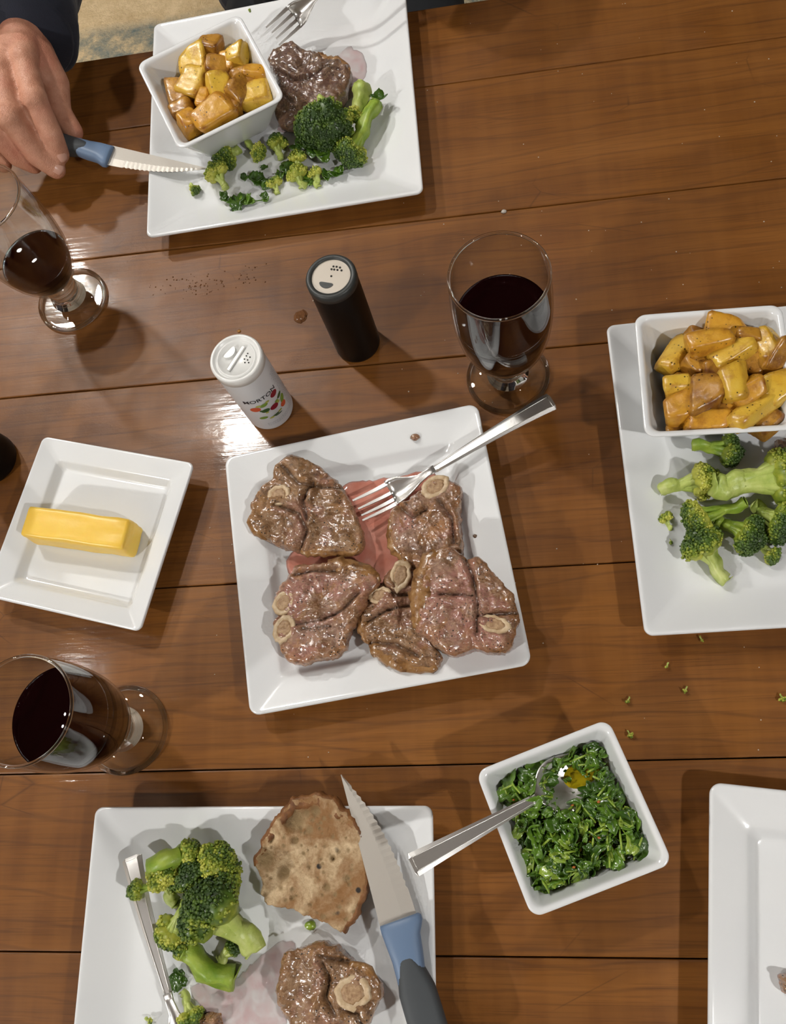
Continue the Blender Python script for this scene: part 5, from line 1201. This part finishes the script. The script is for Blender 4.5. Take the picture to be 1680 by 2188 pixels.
# right hand: joints read from the photo with their heights above the table (m)
WR = at(48, 70, 0.092)
HAND = {
    'index': ([at(50, 128, 0.100), at(74, 214, 0.088), at(110, 288, 0.064), at(128, 330, 0.047)], [0.0130, 0.0124, 0.0114, 0.0098]),
    'middle': ([at(4, 150, 0.101), at(22, 252, 0.090), at(80, 332, 0.056), at(120, 362, 0.040)], [0.0130, 0.0124, 0.0114, 0.0098]),
    'ring': ([at(-28, 175, 0.094), at(-8, 282, 0.076), at(38, 334, 0.050), at(72, 352, 0.036)], [0.0125, 0.0118, 0.0108, 0.0094]),
    'little': ([at(-62, 195, 0.084), at(-52, 292, 0.064), at(-22, 340, 0.042), at(8, 352, 0.032)], [0.0115, 0.0105, 0.0096, 0.0085]),
    'thumb': ([at(82, 118, 0.080), at(118, 178, 0.064), at(128, 238, 0.052), at(158, 282, 0.043)], [0.0170, 0.0145, 0.0118, 0.0098]),
}
def palm(mb, wr, H, elbow):
    for k in ('index', 'middle', 'ring', 'little'):
        caps(mb, wr + (H[k][0][0] - wr) * 0.15, H[k][0][0], 0.0185, H[k][1][0] * 1.12)
    for a, b in (('index', 'middle'), ('middle', 'ring'), ('ring', 'little')):
        caps(mb, (H[a][0][0] + H[b][0][0]) / 2 + (wr - H[a][0][0]) * 0.15 - Vector((0, 0, 0.002)), wr + (H[b][0][0] - wr) * 0.3, 0.0125, 0.017)
    caps(mb, wr, H['thumb'][0][0], 0.020, 0.0175); caps(mb, H['thumb'][0][0], (H['index'][0][0] + H['thumb'][0][1]) / 2 - Vector((0, 0, 0.008)), 0.0150, 0.0105)
    caps(mb, elbow, wr, 0.038, 0.0255)
    for k in H:
        chain(mb, H[k][0], H[k][1])
    for a, b in (('index', 'middle'), ('middle', 'ring'), ('ring', 'little')):
        for j in (0, 1): caps(mb, (H[a][0][j] + H[b][0][j]) / 2 - Vector((0, 0, 0.0075)), (H[a][0][j + 1] * 0.45 + H[a][0][j] * 0.05 + H[b][0][j + 1] * 0.45 + H[b][0][j] * 0.05) - Vector((0, 0, 0.0085)), 0.0078, 0.0055)
    for k in ('index', 'middle', 'ring', 'little'):     # knuckles
        for j, m_ in ((0, 1.06), (1, 1.10)): p = H[k][0][j]; caps(mb, p + Vector((0, 0, 0.0012)), p + Vector((0, 0.001, 0.0016)), H[k][1][j] * m_, H[k][1][j] * m_)
EL = at(92, -300, 0.050); SH_R = Vector((-0.305, 0.985, TZ + 0.33))
mb = MB()
palm(mb, WR, HAND, EL)
caps(mb, EL, SH_R, 0.040, 0.048)
# left hand and arm, beyond the picture's top edge
fe = at(800, -150, 0.115)
WL = fe + Vector((0.075, 0.115, 0.020)); EL2 = Vector((0.330, 0.930, TZ + 0.05)); SH_L = Vector((0.105, 0.985, TZ + 0.33))
d0 = (WL - fe).normalized(); sx = Vector((-d0.y, d0.x, 0))
HL = {}
for i, (k, ln) in enumerate((('index', 1.0), ('middle', 1.08), ('ring', 1.0), ('little', 0.8))):
    b = WL - d0 * 0.075 + sx * (0.030 - 0.020 * i) + Vector((0, 0, 0.006)); HL[k] = ([b, b - d0 * 0.034 * ln - Vector((0, 0, 0.006)), b - d0 * 0.030 * ln - Vector((0, 0, 0.034)), b - d0 * 0.006 - Vector((0, 0, 0.044))], [0.0125, 0.0115, 0.0105, 0.009])
b = WL - d0 * 0.030 + sx * 0.034 - Vector((0, 0, 0.008)); HL['thumb'] = ([b, b - d0 * 0.030 - Vector((0, 0, 0.014)), b - d0 * 0.056 - Vector((0, 0, 0.022)) - sx * 0.008, b - d0 * 0.075 - Vector((0, 0, 0.026)) - sx * 0.016], [0.016, 0.0135, 0.0115, 0.0098])
palm(mb, WL, HL, EL2)
caps(mb, EL2, SH_L, 0.040, 0.048)
# trunk, neck and head
caps(mb, SH_R, SH_L, 0.050, 0.050); caps(mb, (-0.10, 0.98, TZ + 0.34), (-0.10, 0.96, TZ - 0.20), 0.09, 0.10)
caps(mb, (-0.10, 0.98, TZ + 0.34), (-0.10, 0.955, TZ + 0.47), 0.060, 0.054)
caps(mb, (-0.10, 0.945, TZ + 0.53), (-0.10, 0.955, TZ + 0.60), 0.070, 0.085); caps(mb, (-0.10, 0.885, TZ + 0.50), (-0.10, 0.94, TZ + 0.52), 0.034, 0.050)
caps(mb, (-0.10, 0.858, TZ + 0.575), (-0.10, 0.846, TZ + 0.540), 0.009, 0.015)                       # nose
for s in (-1, 1): caps(mb, (-0.10 + s * 0.083, 0.955, TZ + 0.575), (-0.10 + s * 0.086, 0.962, TZ + 0.535), 0.016, 0.010)
caps(mb, (-0.122, 0.868, TZ + 0.508), (-0.078, 0.868, TZ + 0.508), 0.008, 0.008)                      # lips
for s in (-1, 1): caps(mb, (-0.10 + s * 0.044, 0.873, TZ + 0.597), (-0.10 + s * 0.018, 0.867, TZ + 0.597), 0.008, 0.008)
body = obj('body', [tuple(Vector(v) - PO) for v in mb.V], mb.F, MT['skin'], person)
remesh(body, 0.0021, 5, 0.45)
for s in (-1, 1):
    D, F = ico(2); o = obj('eye', [tuple(v * 0.0115) for v in D], F, plain('eye_white', (0.7, 0.68, 0.65), 0.2), person); o.location = Vector((-0.10 + s * 0.031, 0.876, TZ + 0.578)) - PO
# finger nails on the right hand
def nail(tip, dip, up, rw, rl):
    t = (tip - dip).normalized(); n = (up - t * t.dot(up)).normalized(); w = t.cross(n); V = []; F = []; nu, nv = 8, 8
    c = tip - t * rl * 0.25 + n * 0.0094
    for sgn in (0, 1):
        for i in range(nu + 1):
            for j in range(nv + 1):
                a = -1 + 2 * i / nu; b_ = -1 + 2 * j / nv; rr = 1.0
                x = b_ * rl * (1 - 0.12 * a * a); y = a * rw * (1 - 0.10 * max(0, b_) ** 2 * 2)
                V.append(tuple(c + t * x + w * y + n * (-0.0027 * a * a - 0.0008 * b_ * b_ + 0.0004 - sgn * 0.0016) - PO))
    m = (nu + 1) * (nv + 1)
    for i in range(nu):
        for j in range(nv):
            q = i * (nv + 1) + j; F += [(q, q + 1, q + nv + 2, q + nv + 1), (m + q, m + q + nv + 1, m + q + nv + 2, m + q + 1)]
    for i in range(nu): F += [(i * (nv + 1), (i + 1) * (nv + 1), m + (i + 1) * (nv + 1), m + i * (nv + 1)), ((i + 1) * (nv + 1) + nv, i * (nv + 1) + nv, m + i * (nv + 1) + nv, m + (i + 1) * (nv + 1) + nv)]
    for j in range(nv): F += [(j + 1, j, m + j, m + j + 1), (nu * (nv + 1) + j, nu * (nv + 1) + j + 1, m + nu * (nv + 1) + j + 1, m + nu * (nv + 1) + j)]
    return obj('fingernail', V, F, MT['nail'], person)
for k in ('index', 'middle'):
    P_ = HAND[k][0]; nail(P_[3], P_[2], Vector((0.30, -0.15, 1.0)), 0.0066, 0.0078)
# navy top: trunk and both sleeves, open at the wrists
mb = MB()
cuffR = WR + (EL - WR) * -0.02; cuffL = WL + (EL2 - WL) * 0.18
caps(mb, SH_R + Vector((0.03, 0, 0)), SH_L - Vector((0.03, 0, 0)), 0.075, 0.075, 20); caps(mb, (-0.19, 0.985, TZ + 0.26), (-0.17, 0.955, TZ - 0.19), 0.12, 0.135, 24); caps(mb, (-0.01, 0.985, TZ + 0.26), (-0.03, 0.955, TZ - 0.19), 0.12, 0.135, 24)
caps(mb, (-0.10, 0.93, TZ + 0.12), (-0.10, 0.90, TZ - 0.14), 0.11, 0.15, 24)
caps(mb, (-0.10, 0.98, TZ + 0.36), (-0.10, 0.97, TZ + 0.40), 0.078, 0.070, 20)
for (sh, el, cu_) in ((SH_R, EL, cuffR), (SH_L, EL2, cuffL)):
    caps(mb, sh, el, 0.074, 0.062, 20)
    d = (cu_ - el); pts = []; rr = []
    for k in range(15):
        s = k / 14; pts.append(el + d * s); rr.append(0.064 - 0.012 * s + 0.0030 * math.sin(s * 22) * (0.4 + s))
    n_ = len(pts)
    mb.add(*tube([tuple(p) for p in pts], rr, 24, True))
top = obj('navy_top', [tuple(Vector(v) - PO) for v in mb.V], mb.F, MT['navy'], person); top['label'] = 'navy long-sleeved top'
remesh(top, 0.0048, 5, 0.5)
dt = bpy.data.textures.new('cloth_folds', 'CLOUDS'); dt.noise_scale = 0.05; dm = top.modifiers.new('folds', 'DISPLACE'); dm.texture = dt; dm.strength = 0.012; dm.mid_level = 0.5
for (el, cu_, r_) in ((EL, cuffR, 0.0500), (EL2, cuffL, 0.0480)):
    d = (cu_ - el).normalized(); ring = []
    pts = [cu_ - d * 0.026, cu_ - d * 0.022, cu_ + d * 0.002, cu_ + d * 0.004, cu_ + d * 0.003, cu_ - d * 0.010]
    obj('cuff', *tube([tuple(p - PO) for p in pts], [r_ * 1.02, r_ * 1.05, r_ * 1.0, r_ * 0.97, r_ * 0.90, r_ * 0.86], 28, False), MT['navy'], person)
# trousers and shoes under the table
mb = MB()
caps(mb, (-0.10 - 0.06, 0.94, TZ - 0.22), (-0.10 + 0.06, 0.94, TZ - 0.22), 0.125, 0.125, 20)
for s in (-1, 1):
    caps(mb, (-0.10 + s * 0.09, 0.92, TZ - 0.235), (-0.10 + s * 0.13, 0.50, TZ - 0.235), 0.082, 0.062, 20); caps(mb, (-0.10 + s * 0.13, 0.50, TZ - 0.235), (-0.10 + s * 0.13, 0.47, 0.085), 0.064, 0.050, 20)
o = obj('trousers', [tuple(Vector(v) - PO) for v in mb.V], mb.F, MT['trousers'], person); remesh(o, 0.008, 4, 0.5)
for s in (-1, 1):
    mb = MB(); caps(mb, (-0.10 + s * 0.13, 0.50, 0.048), (-0.10 + s * 0.14, 0.33, 0.036), 0.046, 0.036, 16)
    obj('shoe', [tuple(Vector((v[0], v[1], max(0.001, v[2]))) - PO) for v in mb.V], mb.F, MT['black_plastic'], person)
mb = MB(); caps(mb, (-0.10, 0.985, TZ + 0.60), (-0.10, 0.965, TZ + 0.645), 0.088, 0.072, 20); caps(mb, (-0.10, 1.00, TZ + 0.55), (-0.10, 0.99, TZ + 0.60), 0.078, 0.088, 20)
o = obj('hair', [tuple(Vector(v) - PO) for v in mb.V], mb.F, MT['hair'], person); remesh(o, 0.006, 4, 0.5)
